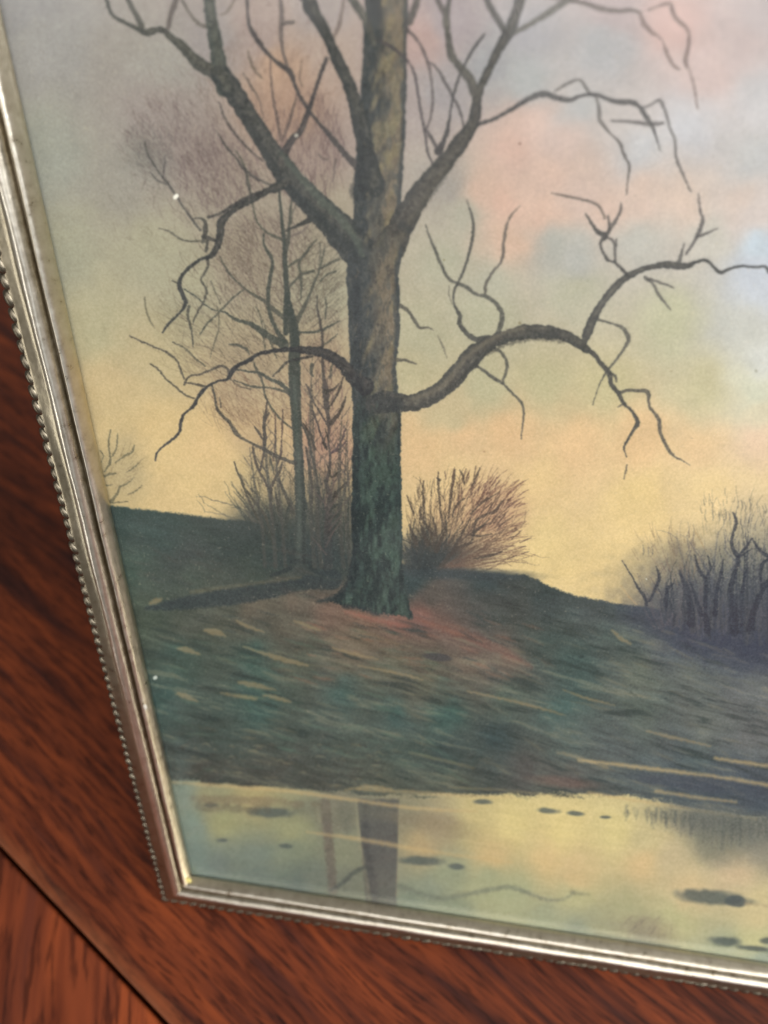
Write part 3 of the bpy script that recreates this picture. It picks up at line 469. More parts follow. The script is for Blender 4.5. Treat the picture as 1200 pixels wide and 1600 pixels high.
# ---- boughs of the great tree
BC = (72, 74, 72); B2 = (66, 66, 68)
bough = [
 ([(585,430,40),(566,400,48),(540,370,48),(510,338,42),(475,303,38),(452,278,36),(430,246,33),(405,208,28),(380,168,28),(358,134,30),(344,116,28)], (70,74,74)),
 ([(350,130,20),(334,114,20),(316,104,20),(300,90,16),(282,70,14),(268,60,10),(257,49,9),(246,47,10),(228,51,11),(216,46,8),(192,34,6),(176,24,5),(168,5,6),(164,-14,6)], (78,80,76)),
 ([(222,42,9),(212,22,8),(200,0,8),(194,-22,8)], (92,92,86)), ([(262,45,6),(267,25,8),(275,0,9),(280,-20,9)], (108,100,96)),
 ([(352,140,28),(344,110,24),(338,75,20),(333,45,19),(328,15,18),(324,-40,17)], (76,82,78)), ([(325,42,8),(310,37,6),(296,20,5),(282,-4,5)], (110,104,96)), ([(345,24,3),(356,18,4),(368,-4,4)], (124,114,104)),
 ([(450,285,22),(432,293,16),(415,300,10),(395,313,9),(375,322,9),(356,336,9),(346,348,12),(344,368,12),(338,388,10),(330,400,9),(316,405,5),(300,415,5),(286,429,5),(280,444,7),(285,460,7),(290,473,6),(284,486,4),(272,498,4),(262,508,4),(254,520,2)], (66,66,66)),
 ([(405,302,8),(380,313,7),(355,327,5),(342,335,4),(326,340,5)], (66,64,64)), ([(302,342,2),(312,341,3),(320,346,5),(321,362,8),(317,378,6)], (80,78,74)), ([(318,370,6),(328,373,6),(338,377,5)], (74,72,70)), ([(324,378,5),(322,392,5)], (78,76,72)),
 ([(313,360,4),(302,346,4),(288,326,3),(275,306,3),(262,287,4),(250,272,3),(240,257,3),(230,240,3),(226,222,2)], (96,92,90)), ([(260,288,3),(246,282,3),(236,270,2)], (110,106,102)), ([(255,277,2),(257,258,3),(258,244,2)], (112,104,104)),
 ([(312,377,3),(296,377,3),(282,374,3),(266,363,3),(249,357,2)], (104,100,88)), ([(324,405,5),(325,416,4),(318,430,4),(314,438,3),(323,454,4),(318,472,3),(311,484,3),(305,496,3),(302,505,2)], (90,86,78)),
 ([(295,480,5),(294,496,4),(299,515,3),(302,542,2)], (84,82,74)), ([(280,443,3),(269,439,2)], (96,92,80)),
 ([(570,604,26),(551,588,22),(538,573,19),(522,560,16),(503,551,15),(480,548,12),(462,546,9),(440,547,7),(420,550,6),(403,554,6),(388,564,6),(373,571,6),(363,580,8),(356,592,5),(340,596,3),(326,603,4),(316,612,6),(309,622,5),(303,634,6),(295,641,3),(286,650,4),(282,664,5),(280,676,4),(268,688,4),(255,698,3),(245,708,3),(243,720,2)], (60,58,62)),
 ([(358,590,5),(356,578,4),(345,572,4),(331,578,4),(312,585,3),(296,588,3),(288,601,3)], (84,78,72)), ([(288,592,3),(282,577,3),(276,563,3),(264,553,4),(255,548,3),(240,542,3),(222,534,3),(203,525,2)], (88,82,74)),
 ([(288,598,2),(302,600,3),(320,604,4)], (84,78,70)), ([(304,623,2),(286,615,3),(272,602,3),(260,593,3),(248,578,3),(235,569,2)], (92,86,74)),
 ([(330,600,3),(335,616,3),(338,636,4),(346,648,4),(360,662,5),(368,676,7),(380,686,4),(396,694,4),(412,702,5),(430,712,6),(446,719,6),(462,724,6)], (84,80,74)),
 ([(343,621,2),(345,636,3)], (104,96,84)), ([(360,593,2),(375,604,2),(392,608,2)], (100,92,82)), ([(426,588,2),(438,577,4),(450,565,4),(468,561,5),(488,557,4)], (64,62,62)),
 ([(484,344,10),(472,350,6),(458,356,4),(447,361,3)], (68,68,66)),
 ([(386,-10,5),(387,20,4),(389,38,5),(397,55,8),(410,74,7),(424,90,6),(437,101,7),(454,114,9),(460,132,5),(468,150,6),(482,172,6),(498,192,5),(514,211,8),(530,230,9),(546,249,10),(560,262,12)], (88,82,82)),
 ([(436,-20,6),(440,20,7),(439,50,7),(442,80,5),(450,108,5)], (100,92,90)), ([(442,38,6),(458,35,6)], (96,90,88)),
 ([(436,256,18),(446,237,12),(458,217,10),(470,205,9),(479,182,9),(490,150,6),(500,120,6),(510,92,6)], (86,78,80)), ([(521,62,5),(530,38,6),(536,8,4),(540,-15,4)], (126,112,106)),
 ([(438,219,3),(435,195,5),(428,160,4),(424,125,3),(422,92,2)], (116,98,94)), ([(440,222,2),(450,197,4),(458,170,4),(464,150,2)], (112,96,92)), ([(472,135,3),(468,122,3),(472,95,2)], (124,108,96)),
 ([(387,80,2),(393,100,4),(402,115,4),(410,123,2)], (118,106,94)), ([(380,114,2),(392,135,4),(405,156,2),(412,186,1)], (116,102,94)), ([(342,160,2),(352,186,4),(366,208,4),(382,227,4),(396,240,3),(411,252,2)], (98,88,86)),
 ([(338,205,1),(354,230,4),(368,246,3),(378,260,5),(394,275,5),(410,284,3),(432,293,4)], (88,84,82)), ([(383,264,3),(386,284,3),(392,306,2)], (98,94,90)), ([(525,250,3),(523,262,3),(520,285,1)], (120,104,100)), ([(497,240,2),(505,250,3),(514,248,2)], (120,104,100)),
 ([(580,290,40),(572,240,28),(566,202,26),(556,166,21),(545,132,19),(530,100,18),(515,66,16),(502,40,18),(486,12,22),(470,-30,22)], (66,70,70)),
 ([(585,70,10),(570,30,12),(556,8,14),(540,-20,14)], (84,86,82)),
 ([(590,430,46),(606,392,46),(622,362,40),(640,330,35),(658,300,31),(682,270,27),(702,246,25),(720,222,23),(734,202,19),(742,182,17),(746,155,14),(752,134,13),(766,105,13),(780,76,14),(794,52,16),(806,22,16),(818,-20,15)], (84,80,76)),
 ([(800,52,10),(822,42,8),(850,25,10),(880,5,10),(905,-14,12)], (108,106,100)), ([(794,58,12),(780,34,11),(766,12,10),(752,-22,10)], (98,96,94)),
 ([(744,156,13),(736,127,15),(720,107,12),(705,86,12),(700,55,10),(697,30,11),(702,0,7),(704,-20,7)], (92,90,86)), ([(696,24,9),(686,6,8),(676,-18,8)], (104,98,96)),
 ([(728,205,12),(745,195,8),(766,189,6),(786,179,6),(806,167,7),(828,154,9),(850,147,10),(868,153,9),(888,157,8),(905,151,5),(923,148,6),(940,151,6),(956,158,7),(975,160,9),(987,160,9),(1000,168,6),(1008,180,8),(1018,196,6),(1026,216,3),(1032,238,1)], (96,92,92)),
 ([(866,143,3),(885,132,5),(905,125,4),(916,138,5),(924,148,5)], (120,114,110)), ([(931,152,3),(936,170,6),(937,188,6),(946,200,6),(956,212,3),(968,223,5),(974,240,5),(983,260,4),(981,280,3),(979,304,2)], (122,114,110)),
 ([(1003,169,4),(1018,164,3),(1030,157,5),(1040,176,5),(1047,203,4),(1054,218,4),(1057,248,4),(1068,275,4),(1079,300,2)], (120,114,112)), ([(955,189,4),(975,190,4),(1000,192,7),(1016,194,8),(1036,193,5)], (124,116,114)),
 ([(676,256,4),(668,238,4),(665,215,4),(660,188,4),(654,152,4),(648,118,4),(640,100,4),(620,80,6),(600,67,5),(580,62,4)], (84,76,80)), ([(667,202,3),(673,182,4),(676,150,4),(671,108,4),(663,84,5),(654,66,4),(636,46,7)], (96,88,88)),
 ([(684,234,5),(672,213,6),(665,202,4)], (88,80,82)), ([(725,202,3),(720,178,4),(710,156,4),(696,130,5),(684,109,4),(670,97,3)], (96,88,88)), ([(686,236,14),(693,222,8),(699,204,7),(703,180,3),(708,152,4),(716,124,4),(730,94,4),(746,68,4),(758,53,2)], (96,88,88)),
 ([(640,36,10),(650,5,12),(656,-20,12)], (98,94,90)),
 ([(860,-6,10),(890,0,8),(915,6,7),(940,14,8),(965,18,7),(985,16,6),(1000,20,4)], (122,112,108)), ([(1001,20,5),(1005,36,8),(1018,50,7),(1034,63,2),(1041,82,6),(1050,99,6),(1062,109,3)], (136,118,114)),
 ([(1012,17,3),(1030,10,4),(1047,6,5),(1052,22,7),(1062,35,7),(1075,48,5),(1076,70,6),(1071,97,7),(1078,112,2),(1084,135,4),(1090,170,3)], (138,120,116)),
 ([(585,632,30),(605,628,34),(630,630,26),(652,628,26),(682,614,25),(706,594,27),(726,570,28),(746,550,26),(766,536,22),(792,526,20),(820,519,21),(850,519,22),(880,524,18),(900,534,15),(916,546,13)], (88,86,82)),
 ([(912,536,9),(919,518,14),(926,500,14),(940,475,11),(955,456,12),(969,441,11),(985,430,10),(1002,422,9),(1020,417,8),(1040,414,11),(1060,416,11),(1076,416,9),(1087,410,5),(1103,407,5),(1113,415,4),(1125,426,6),(1141,420,4),(1160,416,4),(1180,418,4),(1195,417,4),(1206,428,6),(1240,440,4),(1280,430,3),(1320,450,2)], (90,88,86)),
 ([(981,432,6),(970,419,5),(960,410,4),(950,407,5),(942,394,4),(938,380,4),(946,368,9),(935,364,7),(925,350,5),(915,335,3)], (100,96,94)), ([(944,372,7),(955,356,6),(964,342,5),(970,328,4),(970,318,2)], (102,96,94)), ([(953,358,5),(950,338,3)], (104,98,96)),
 ([(945,342,3),(937,324,4),(920,315,4),(895,309,4),(862,302,2)], (126,114,106)), ([(946,370,5),(958,377,4),(961,392,4),(961,410,4)], (104,98,96)), ([(963,385,3),(963,373,2)], (110,104,100)),
 ([(1060,412,8),(1065,396,4),(1069,380,2)], (104,100,98)), ([(1072,397,4),(1082,382,5),(1090,367,6),(1098,346,6),(1094,328,4),(1091,303,2)], (108,102,102)), ([(1089,370,6),(1104,365,4),(1121,357,2)], (106,100,98)),
 ([(1008,434,6),(1020,444,4),(1030,462,5),(1048,485,2)], (100,96,92)), ([(1014,436,4),(1032,442,4),(1053,450,2)], (102,98,94)), ([(936,500,4),(960,507,4),(974,514,6),(982,530,7),(974,547,4),(960,566,4),(946,584,3),(936,603,2),(926,633,1)], (98,96,90)),
 ([(914,545,12),(928,553,8),(938,568,8),(951,582,8),(955,600,7),(966,615,7),(975,631,5),(986,641,4),(996,660,7),(990,672,5),(982,685,4),(975,699,3),(979,714,1)], (92,90,86)), ([(980,727,3),(975,748,2)], (130,118,98)),
 ([(966,614,5),(985,610,5),(1000,611,5),(1012,613,7),(1015,635,4),(1029,656,6),(1032,676,5),(1041,697,5),(1051,711,4),(1066,720,2),(1078,727,1)], (98,94,88)), ([(953,584,5),(962,588,4),(963,597,2)], (100,96,90)), ([(976,631,3),(966,636,2)], (104,98,92)),
 ([(772,544,5),(784,552,5),(792,567,5),(790,585,4),(786,598,4),(800,614,4),(816,632,4),(818,652,3),(814,686,2)], (98,96,88)), ([(730,566,7),(750,575,4),(770,590,6),(786,600,4)], (88,86,82)),
 ([(762,528,10),(745,531,9),(729,521,7),(718,505,7),(719,494,6),(711,479,4),(708,464,3),(712,448,4),(720,434,4),(731,403,4),(738,374,5),(739,345,4),(729,312,1)], (98,96,90)),
 ([(779,520,8),(785,497,8),(782,484,7),(770,470,7),(757,463,6),(745,461,5),(730,450,6),(715,443,5),(701,435,5),(690,415,5),(680,391,5),(670,367,3),(665,352,2)], (96,94,88)), ([(758,462,4),(759,446,5),(769,426,4),(784,407,4),(787,380,5),(792,352,4),(800,335,3),(813,322,1)], (114,106,98)),
 ([(613,482,8),(624,478,7),(637,486,5),(647,500,5),(655,512,4),(668,512,3),(678,517,1)], (98,94,86)), ([(616,563,5),(632,563,5),(650,569,2)], (106,100,90)), ([(684,526,1),(692,541,3),(698,560,1)], (150,142,122)), ([(702,447,1),(701,460,2),(706,475,1)], (130,124,110)),
]
# ---- the trunk
tL = np.interp(PY, [-500,-60,0,100,160,205,250,330,390,440,500,560,610,650,720,780,850,885,905,922,934,942,950], [588,572,570,567,563,562,556,552,546,541,545,547,549,551,550,549,550,551,547,538,522,508,560]).astype(f32)
tR = np.interp(PY, [-500,-60,0,100,200,250,330,360,400,440,500,560,610,650,720,780,850,885,920,945,965], [612,634,638,636,633,630,626,628,627,622,625,620,620,627,625,627,629,630,634,640,646]).astype(f32)
bark = vn(PX / 7, PY / 22, 31) * .55 + vn(PX / 3.2, PY / 9, 32) * .45
bark2 = vn((PX + .4 * PY) / 12, PY / 34, 33)
s = np.clip((PX - tL) / np.maximum(tR - tL, 5), 0, 1)
tb = np.interp(PX, [500,510,540,580,610,646,650], [936,938,946,956,961,966,966]).astype(f32)
tL = tL + 3.0 * (vn(PY / 26, PX * 0, 71) - .5) + 1.6 * (vn(PY / 7, PX * 0, 72) - .5); tR = tR + 3.4 * (vn(PY / 30, PX * 0, 73) - .5) + 1.8 * (vn(PY / 8, PX * 0, 74) - .5)
tmask = sm(-1.6, 1.6, PX - tL + 2.4 * NE) * sm(-1.6, 1.6, tR - PX + 2.4 * NE) * (1 - sm(-3, 3, PY - tb + 6 * NE + 8 * (vn(PX / 8, PY / 20, 34) - .5)))
up = 1 - sm(560, 760, PY + 60 * (bark2 - .5))
hi = sm(.22, .74, s + .55 * (bark2 - .5) + .30 * (bark - .5)) * (1 - sm(.84, .97, s + .1 * (bark - .5)))
def cc(a): return np.array(a, f32)
colU = cc((70, 75, 77)) * (1 - hi[..., None]) + cc((130, 119, 103)) * hi[..., None]
blo = sm(.50, .66, bark) * .62; colU = colU * (1 - blo[..., None]) + cc((76, 78, 76)) * blo[..., None]
yl = sm(.62, .8, bark2) * hi * .5; colU = colU * (1 - yl[..., None]) + cc((142, 132, 102)) * yl[..., None]
gr = sm(.34, .72, bark * .6 + bark2 * .4 + .12 * (s - .4))
colD = cc((48, 60, 60)) * (1 - gr[..., None]) + cc((66, 82, 75)) * gr[..., None]
ed = (1 - sm(.0, .30, s)) * .65 + sm(.88, 1, s) * .5; colD = colD * (1 - ed[..., None]) + cc((44, 52, 56)) * ed[..., None]
TC = colU * up[..., None] + colD * (1 - up)[..., None]
TC *= (1 + .34 * (bark - .5) + .22 * (BARK - .5))[..., None]
# roots and cast shade on the grass, part of the drawing
for p, c, a in (([(520,905,30),(470,912,20),(420,922,26),(370,930,26),(320,938,22),(270,945,16),(228,951,5)], (50,60,64), .85), ([(300,925,6),(400,912,5),(470,902,4)], (118,112,90), .5),
                ([(560,930,26),(530,933,12),(508,938,6),(496,940,2)], (52,60,62), .9), ([(590,950,22),(560,946,12),(536,948,5)], (54,60,62), .9), ([(612,945,24),(632,958,12),(643,966,4)], (50,64,62), .9), ([(552,880,8),(545,912,12),(526,934,10)], (44,54,58), .8)):
    stroke(p, c, a, 2.2, 2, .8)
over(tmask, TC)
del colU, colD, hi, blo, yl, gr, ed, tb
def mix3(a, b, t): return tuple(x + (y - x) * t for x, y in zip(a, b))
for p, c in sorted(bough, key=lambda q: max(z[2] for z in q[0])):
    wmax = max(z[2] for z in p)
    far_up = sum(z[1] for z in p) / len(p) < 120
    dark = mix3(c, (56, 60, 62), .12 if far_up else (.55 if wmax > 12 else .35))
    stroke(p, dark, .97 if wmax > 8 else .9, 1.0, .75, .5, grain=.05 if wmax > 8 else .12, tex=26)
for p, c in bough:
    if max(z[2] for z in p) > 12:             # the lit, mottled side
        q = [(x + w_ * .08, y - w_ * .10, w_ * .5) for x, y, w_ in p if w_ > 8]
        if len(q) > 2: stroke(q, mix3(c, (118, 112, 100), .45), .55, 1.8, 2.4, .8, tex=70)
fm = tmask * sm(352, 425, PY + 34 * (bark2 - .5) + 16 * (bark - .5) + 26 * np.abs(s - .5)) * (1 - sm(520, 560, PY))
over(fm.astype(f32), TC)
# light side of the thick boughs, dark knots, bark marks
for p, c, a in (([(566,398,8),(550,366,12),(528,338,12),(494,304,12),(466,272,10),(440,240,6)], (98,108,98), .55), ([(552,392,14),(522,360,14),(490,330,12),(460,300,12)], (56,62,64), .55),
                ([(600,430,10),(622,382,12),(644,344,10),(668,306,8),(700,262,6)], (112,106,94), .5), ([(636,362,10),(652,335,8),(690,282,7),(716,242,6)], (70,70,66), .5), ([(630,352,14),(640,362,10)], (62,66,68), .6),
                ([(560,300,30),(572,250,20),(566,210,12)], (54,58,62), .55), ([(558,430,12),(556,470,16),(560,540,12),(562,600,14)], (58,62,66), .45), ([(590,622,20),(606,630,24),(622,632,20)], (56,60,62), .7),
                ([(645,624,6),(690,604,9),(722,566,8),(752,540,7),(800,516,6),(850,514,5)], (128,120,106), .6), ([(700,610,5),(735,578,6),(770,548,5),(830,530,5),(880,534,5)], (66,66,64), .6), ([(826,514,10),(850,520,12),(870,522,9)], (64,66,66), .55),
                ([(930,492,4),(950,462,4),(970,442,3)], (132,128,118), .5), ([(586,480,3),(588,500,3),(600,520,2)], (62,62,62), .5), ([(606,420,8),(612,425,10),(606,436,6)], (66,66,66), .6), ([(583,425,8),(586,440,6)], (64,64,64), .6),
                ([(600,395,14),(596,350,10),(590,320,6)], (72,76,76), .5), ([(592,130,8),(600,170,7),(596,220,8)], (82,82,76), .5), ([(612,110,9),(618,160,12),(612,200,8)], (134,126,102), .45), ([(604,240,12),(610,262,8)], (138,130,100), .5)):
    stroke(p, c, a, 2.2, 2.4, 1.2)
for _ in range(260):                         # short bark strokes down the trunk
    y = PR.uniform(-60, 940); lo = float(np.interp(y, [0, 400, 600, 900], [575, 556, 556, 558])); x = PR.uniform(lo, 620 if y < 620 else 624)
    d = PR.random() < .62; l = PR.uniform(5, 16)
    if y < 620: c = (74, 76, 74) if d else (140, 128, 104)
    else: c = (42, 52, 54) if d else (86, 108, 96)
    stroke([(x, y, 1), (x + PR.uniform(-3, 3), y + l * .5, PR.uniform(2, 4)), (x + PR.uniform(-4, 4), y + l, .8)], c, PR.uniform(.25, .5), 1.2, 1.2, .4)
# earth under the trunk
for p, c, a in (([(646,968,5),(700,985,10),(770,1010,14),(830,1042,6)], (140,94,82), .35), ([(540,955,3),(575,966,7),(610,974,7),(640,980,3)], (170,108,94), .5), ([(560,985,3),(600,1000,5),(640,1012,2)], (160,134,104), .4)):
    stroke(p, c, a, 3, 2.5, 1)

# ---- grass strokes
def gs(n, x0, x1, y0, y1, col, alpha, ln, wd):
    for _ in range(n):
        x, y = PR.uniform(x0, x1), PR.uniform(y0, y1); t = (.34 if x > 640 else .24) + PR.gauss(0, .10); l = ln * PR.uniform(.4, 1.3)
        yr = float(np.interp(x, ridge_x, ridge_y)); ys = float(np.interp(x, shore_x, shore_y))
        if y < yr + 30 or y > ys - 6 or (545 < x < 640 and y < 970): continue
        stroke([(x, y, .8), (x + l * .5 * math.cos(t), y + l * .5 * math.sin(t), wd * PR.uniform(.5, 1.2)), (x + l * math.cos(t), y + l * math.sin(t), .6)], col, alpha * PR.uniform(.4, 1.1), 2.0, 1.3, .8)
gs(120, 230, 1250, 980, 1235, (140, 132, 108), .34, 38, 4.2); gs(170, 220, 1250, 950, 1235, (50, 66, 68), .42, 34, 3.6)
gs(70, 230, 700, 980, 1200, (92, 124, 108), .35, 44, 5); gs(70, 700, 1300, 980, 1200, (132, 132, 116), .38, 50, 4); gs(40, 420, 860, 960, 1060, (168, 116, 94), .35, 34, 4)
gs(90, 180, 560, 830, 930, (88, 98, 88), .30, 22, 5); gs(50, 200, 520, 850, 930, (84, 78, 74), .28, 30, 6); gs(60, 180, 560, 820, 930, (48, 58, 60), .3, 24, 4)
for p in ([(277,1013,2),(290,1015,9),(312,1022,3)], [(370,970,2),(385,978,6),(412,988,2)], [(320,985,5),(338,988,10),(352,994,3)], [(380,1010,2),(410,1020,5),(440,1030,8),(480,1040,4)], [(372,1066,3),(395,1070,9),(430,1078,2)],
          [(276,1084,3),(290,1088,8),(308,1096,2)], [(345,1083,2),(375,1088,6),(400,1092,4)], [(412,1086,3),(430,1090,7),(455,1097,2)], [(235,943,5),(245,938,8),(252,936,3)], [(520,1012,2),(545,1020,5),(590,1030,2)],
          [(460,970,2),(480,978,5),(500,985,2)], [(730,1080,2),(790,1093,4),(850,1108,4),(884,1118,1)], [(880,1078,1),(920,1092,4),(960,1102,1)], [(1010,1142,2),(1050,1152,5),(1110,1166,2)], [(560,1040,2),(620,1052,4),(660,1062,2)], [(956,985,3),(970,998,7),(985,1006,3)]):
    stroke(p, (166, 148, 112), .62, 1.8, 1.6, .8)
blob(683, 1027, 22, 6, (74, 74, 76), .85, .12, .35, .2); blob(658, 1048, 14, 4, (88, 84, 76), .7, .3, .5); blob(690, 1052, 16, 4, (92, 88, 78), .6, .2, .5); blob(908, 1026, 5, 3, (50, 66, 66), .8); blob(385, 1018, 24, 4, (50, 64, 62), .6, .3, .6)
# pebbly bank at the left
for _ in range(110):
    x, y = PR.uniform(268, 600), PR.uniform(1160, 1236)
    if y > np.interp(x, shore_x, shore_y) - 3: continue
    l = PR.uniform(5, 16); c = PR.choice(((140, 134, 110), (54, 58, 56), (120, 116, 98), (60, 64, 62)))
    stroke([(x, y, 1), (x + l * .5, y + PR.uniform(-3, 1), PR.uniform(2, 4.5)), (x + l, y + PR.uniform(0, 4), .8)], c, .45, 1.4, 1.0, .4)

# ---- water
blob(593, 1300, 30, 56, (112, 112, 104), .2)
refl = sm(-2, 2, PX - np.interp(PY, [1246, 1412], [558, 572])) * sm(-2, 2, np.interp(PY, [1246, 1412], [624, 620]) - PX) * sm(1246, 1252, PY + 3 * NB)
over((refl * (.92 - .18 * sm(1330, 1410, PY))).astype(f32), (92, 94, 92))
stroke([(556,1256,3),(562,1310,4),(572,1370,5),(578,1410,5)], (166, 162, 134), .6, 1.6); stroke([(624,1262,3),(623,1320,3),(620,1400,3)], (166, 160, 130), .6, 1.4)
stroke([(570,1258,10),(574,1330,14),(584,1410,16)], (70, 74, 76), .45, 4, 3, tex=50); stroke([(508,1256,16),(514,1320,14),(520,1392,13)], (104, 96, 90), .72, 2.5, 2, tex=30); stroke([(496,1262,6),(500,1284,5)], (176, 168, 140), .5, 2)
stroke([(538,1258,20),(542,1295,16)], (108, 112, 102), .45, 3, 3); blob(480, 1262, 26, 12, (118, 122, 106), .5); blob(535, 1265, 90, 18, (120, 122, 106), .35)
stroke([(572,1354,7),(552,1364,7),(537,1378,7),(516,1392,4)], (80, 88, 86), .75, 1.6); stroke([(622,1384,9),(655,1396,8),(690,1404,7),(722,1399,6),(760,1391,7),(795,1386,6),(822,1394,6),(852,1405,4),(878,1406,3),(896,1395,3)], (112, 120, 108), .6, 2.4, 2)
stroke([(895,1395,8),(920,1398,3)], (128, 130, 108), .5, 2); blob(668, 1282, 60, 12, (142, 130, 108), .5, .1); blob(690, 1300, 50, 8, (150, 138, 112), .35, .1)
for x, y, rx, ry, a in ((425,1270,34,7.5,.05),(658,1345,30,7.5,.06),(712,1354,12,4.5,.06),(856,1267,17,4.5,.08),(899,1271,12,3.6,.05),(946,1277,8,2.4,0),(755,1253,14,4,.05),(447,1322,10,4,0),(347,1313,8,3.5,0),(330,1258,11,3.5,0),(1112,1402,56,10.5,.10),(1133,1471,24,7,.05),(1196,1470,10,5,0),(1180,1482,26,4,.1)):
    blob(x, y, rx, ry, (84, 96, 94), .80, a, .7, .35)
blob(1150, 1408, 18, 9, (76, 88, 92), .7, .1, .3, .2); stroke([(1165,1412,4),(1185,1414,3),(1220,1418,2)], (168, 150, 120), .5, 2)
LC = (208, 182, 132)
for p, a in (([(266,1222,3),(350,1228,5),(450,1236,5),(560,1251,5),(640,1262,5),(700,1266,4),(745,1268,2)], .8), ([(480,1300,2),(560,1311,6),(640,1325,6),(720,1337,4),(800,1348,2)], .75), ([(560,1234,2),(650,1238,5),(740,1244,4),(800,1246,2)], .6),
             ([(905,1188,4),(1000,1199,6),(1110,1213,6),(1200,1227,6),(1330,1245,5)], .85), ([(1118,1185,4),(1200,1197,6),(1330,1215,4)], .8), ([(1025,1236,4),(1090,1246,5),(1150,1253,3)], .75), ([(920,1238,4),(1000,1252,4),(1100,1268,4),(1182,1280,3)], .75),
             ([(700,1230,2),(800,1236,3),(900,1248,2)], .4), ([(540,1234,2),(580,1230,6),(612,1234,3)], .6), ([(640,1176,1),(700,1190,4),(740,1200,1)], .4), ([(870,1176,2),(900,1183,4),(950,1200,2)], .5)):
    stroke(p, LC, a * .85, 2.4, 1.6, .5)
blob(1100, 1226, 110, 12, (70, 80, 92), .7, .11, .6); blob(380, 1252, 90, 7, (128, 116, 96), .5, .04, .8, 1.0); blob(345, 1262, 55, 6, (112, 108, 92), .5, .06, .8, 1.0); blob(880, 1222, 50, 8, (128, 100, 92), .5, .1)
blob(1130, 1290, 70, 26, (122, 124, 116), .65, .2, 1.2); blob(1130, 1330, 34, 22, (150, 146, 126), .5); blob(1195, 1320, 30, 40, (134, 132, 122), .5)
blob(1120, 1284, 90, 20, (98, 104, 100), .6, .14, 1.4); blob(1125, 1320, 44, 26, (120, 122, 108), .45, 0, 1.5)
for _ in range(170):
    x = 965 + 285 * PR.random() ** .7; y = 1258 + (x - 965) * .11 + PR.uniform(-2, 8); d = max(0, 1 - abs(x - 1125) / 75)
    l = PR.uniform(8, 16) + (x > 1010) * PR.uniform(0, 34) * (.35 + d)
    stroke([(x, y, 3), (x + PR.uniform(-2, 2), y + l * .5, 2.4), (x + PR.uniform(-3, 3), y + l, 1)], (96, 102, 98), PR.uniform(.25, .5), 2.0, 1.2, .6)
blob(1010, 1452, 44, 20, (152, 140, 122), .5, .2, 1.2); hatch(1010, 1448, 40, 16, -.9, 26, (120, 110, 104), .35, 18); stroke([(930,1458,3),(990,1470,5),(1060,1480,4)], (110, 118, 108), .5, 3)
blob(300, 1300, 18, 90, (122, 144, 138), .4, -.2, 1.4, .2)

# ---- paper: speckle, fine blotches, dust, foxing
IMG += ((TOOTH - .5) * 11 + NE * 12)[..., None] + (NB * 4)[..., None] * cc((1, .9, .7))
sp = vn(PX / 2.6, PY / 2.6, 41); m1 = sm(.86, .98, sp) * .22 * (1 - sm(950, 1000, PY) * .5)
over(m1, (226, 208, 178)); m2 = sm(.90, 1.0, vn(PX / 3.4, PY / 3.4, 42)) * .12; over(m2, (120, 110, 90))
for x, y, r, c, a in ((275,307,3.6,(255,252,240),1),(243,1059,3,(225,232,225),.9),(463,212,3,(225,220,205),.7),(1010,905,1.6,(240,240,230),.6),
                      (812,505,2.4,(120,110,80),.5),(1049,580,3,(170,155,125),.4),(1181,580,2.5,(140,138,115),.5),(757,706,3,(170,130,100),.5),(694,407,2,(110,100,60),.7),(812,225,2,(110,80,70),.6),):
    blob(x, y, r * PR.uniform(.8, 1.2), r * PR.uniform(.55, .9), c, a, PR.uniform(0, 3), .4, .9)
stroke([(145,180,1),(150,240,3),(148,300,1)], (186, 178, 160), .18, 4, 1)
IMG = np.clip(IMG, 0, 255)
buf = np.ones((TH, TW, 4), f32); buf[..., :3] = IMG / 255
pim = bpy.data.images.new('painted_landscape', TW, TH, alpha=False, float_buffer=False)
pim.pixels.foreach_set(buf.ravel()); pim.update(); pim.pack()
del buf, IMG, COV

# ------------------------------------------------------------------ picture frame
def newobj(name, bm, m, parent=None, smooth=False):
    me = bpy.data.meshes.new(name); bm.to_mesh(me); bm.free(); me.materials.append(m)
    if smooth:
        for p in me.polygons: p.use_smooth = True
    o = bpy.data.objects.new(name, me); C.objects.link(o); o.parent = parent; return o

pic = bpy.data.objects.new('framed_picture', None); C.objects.link(pic)
pic.location = ORG; pic.rotation_euler = (math.radians(90) - LEAN, 0, 0)   # local x right, y up the picture, z towards the viewer
pic['label'] = 'narrow silver metal frame with beaded edge around a print of a bare tree'
pic['category'] = 'framed picture'

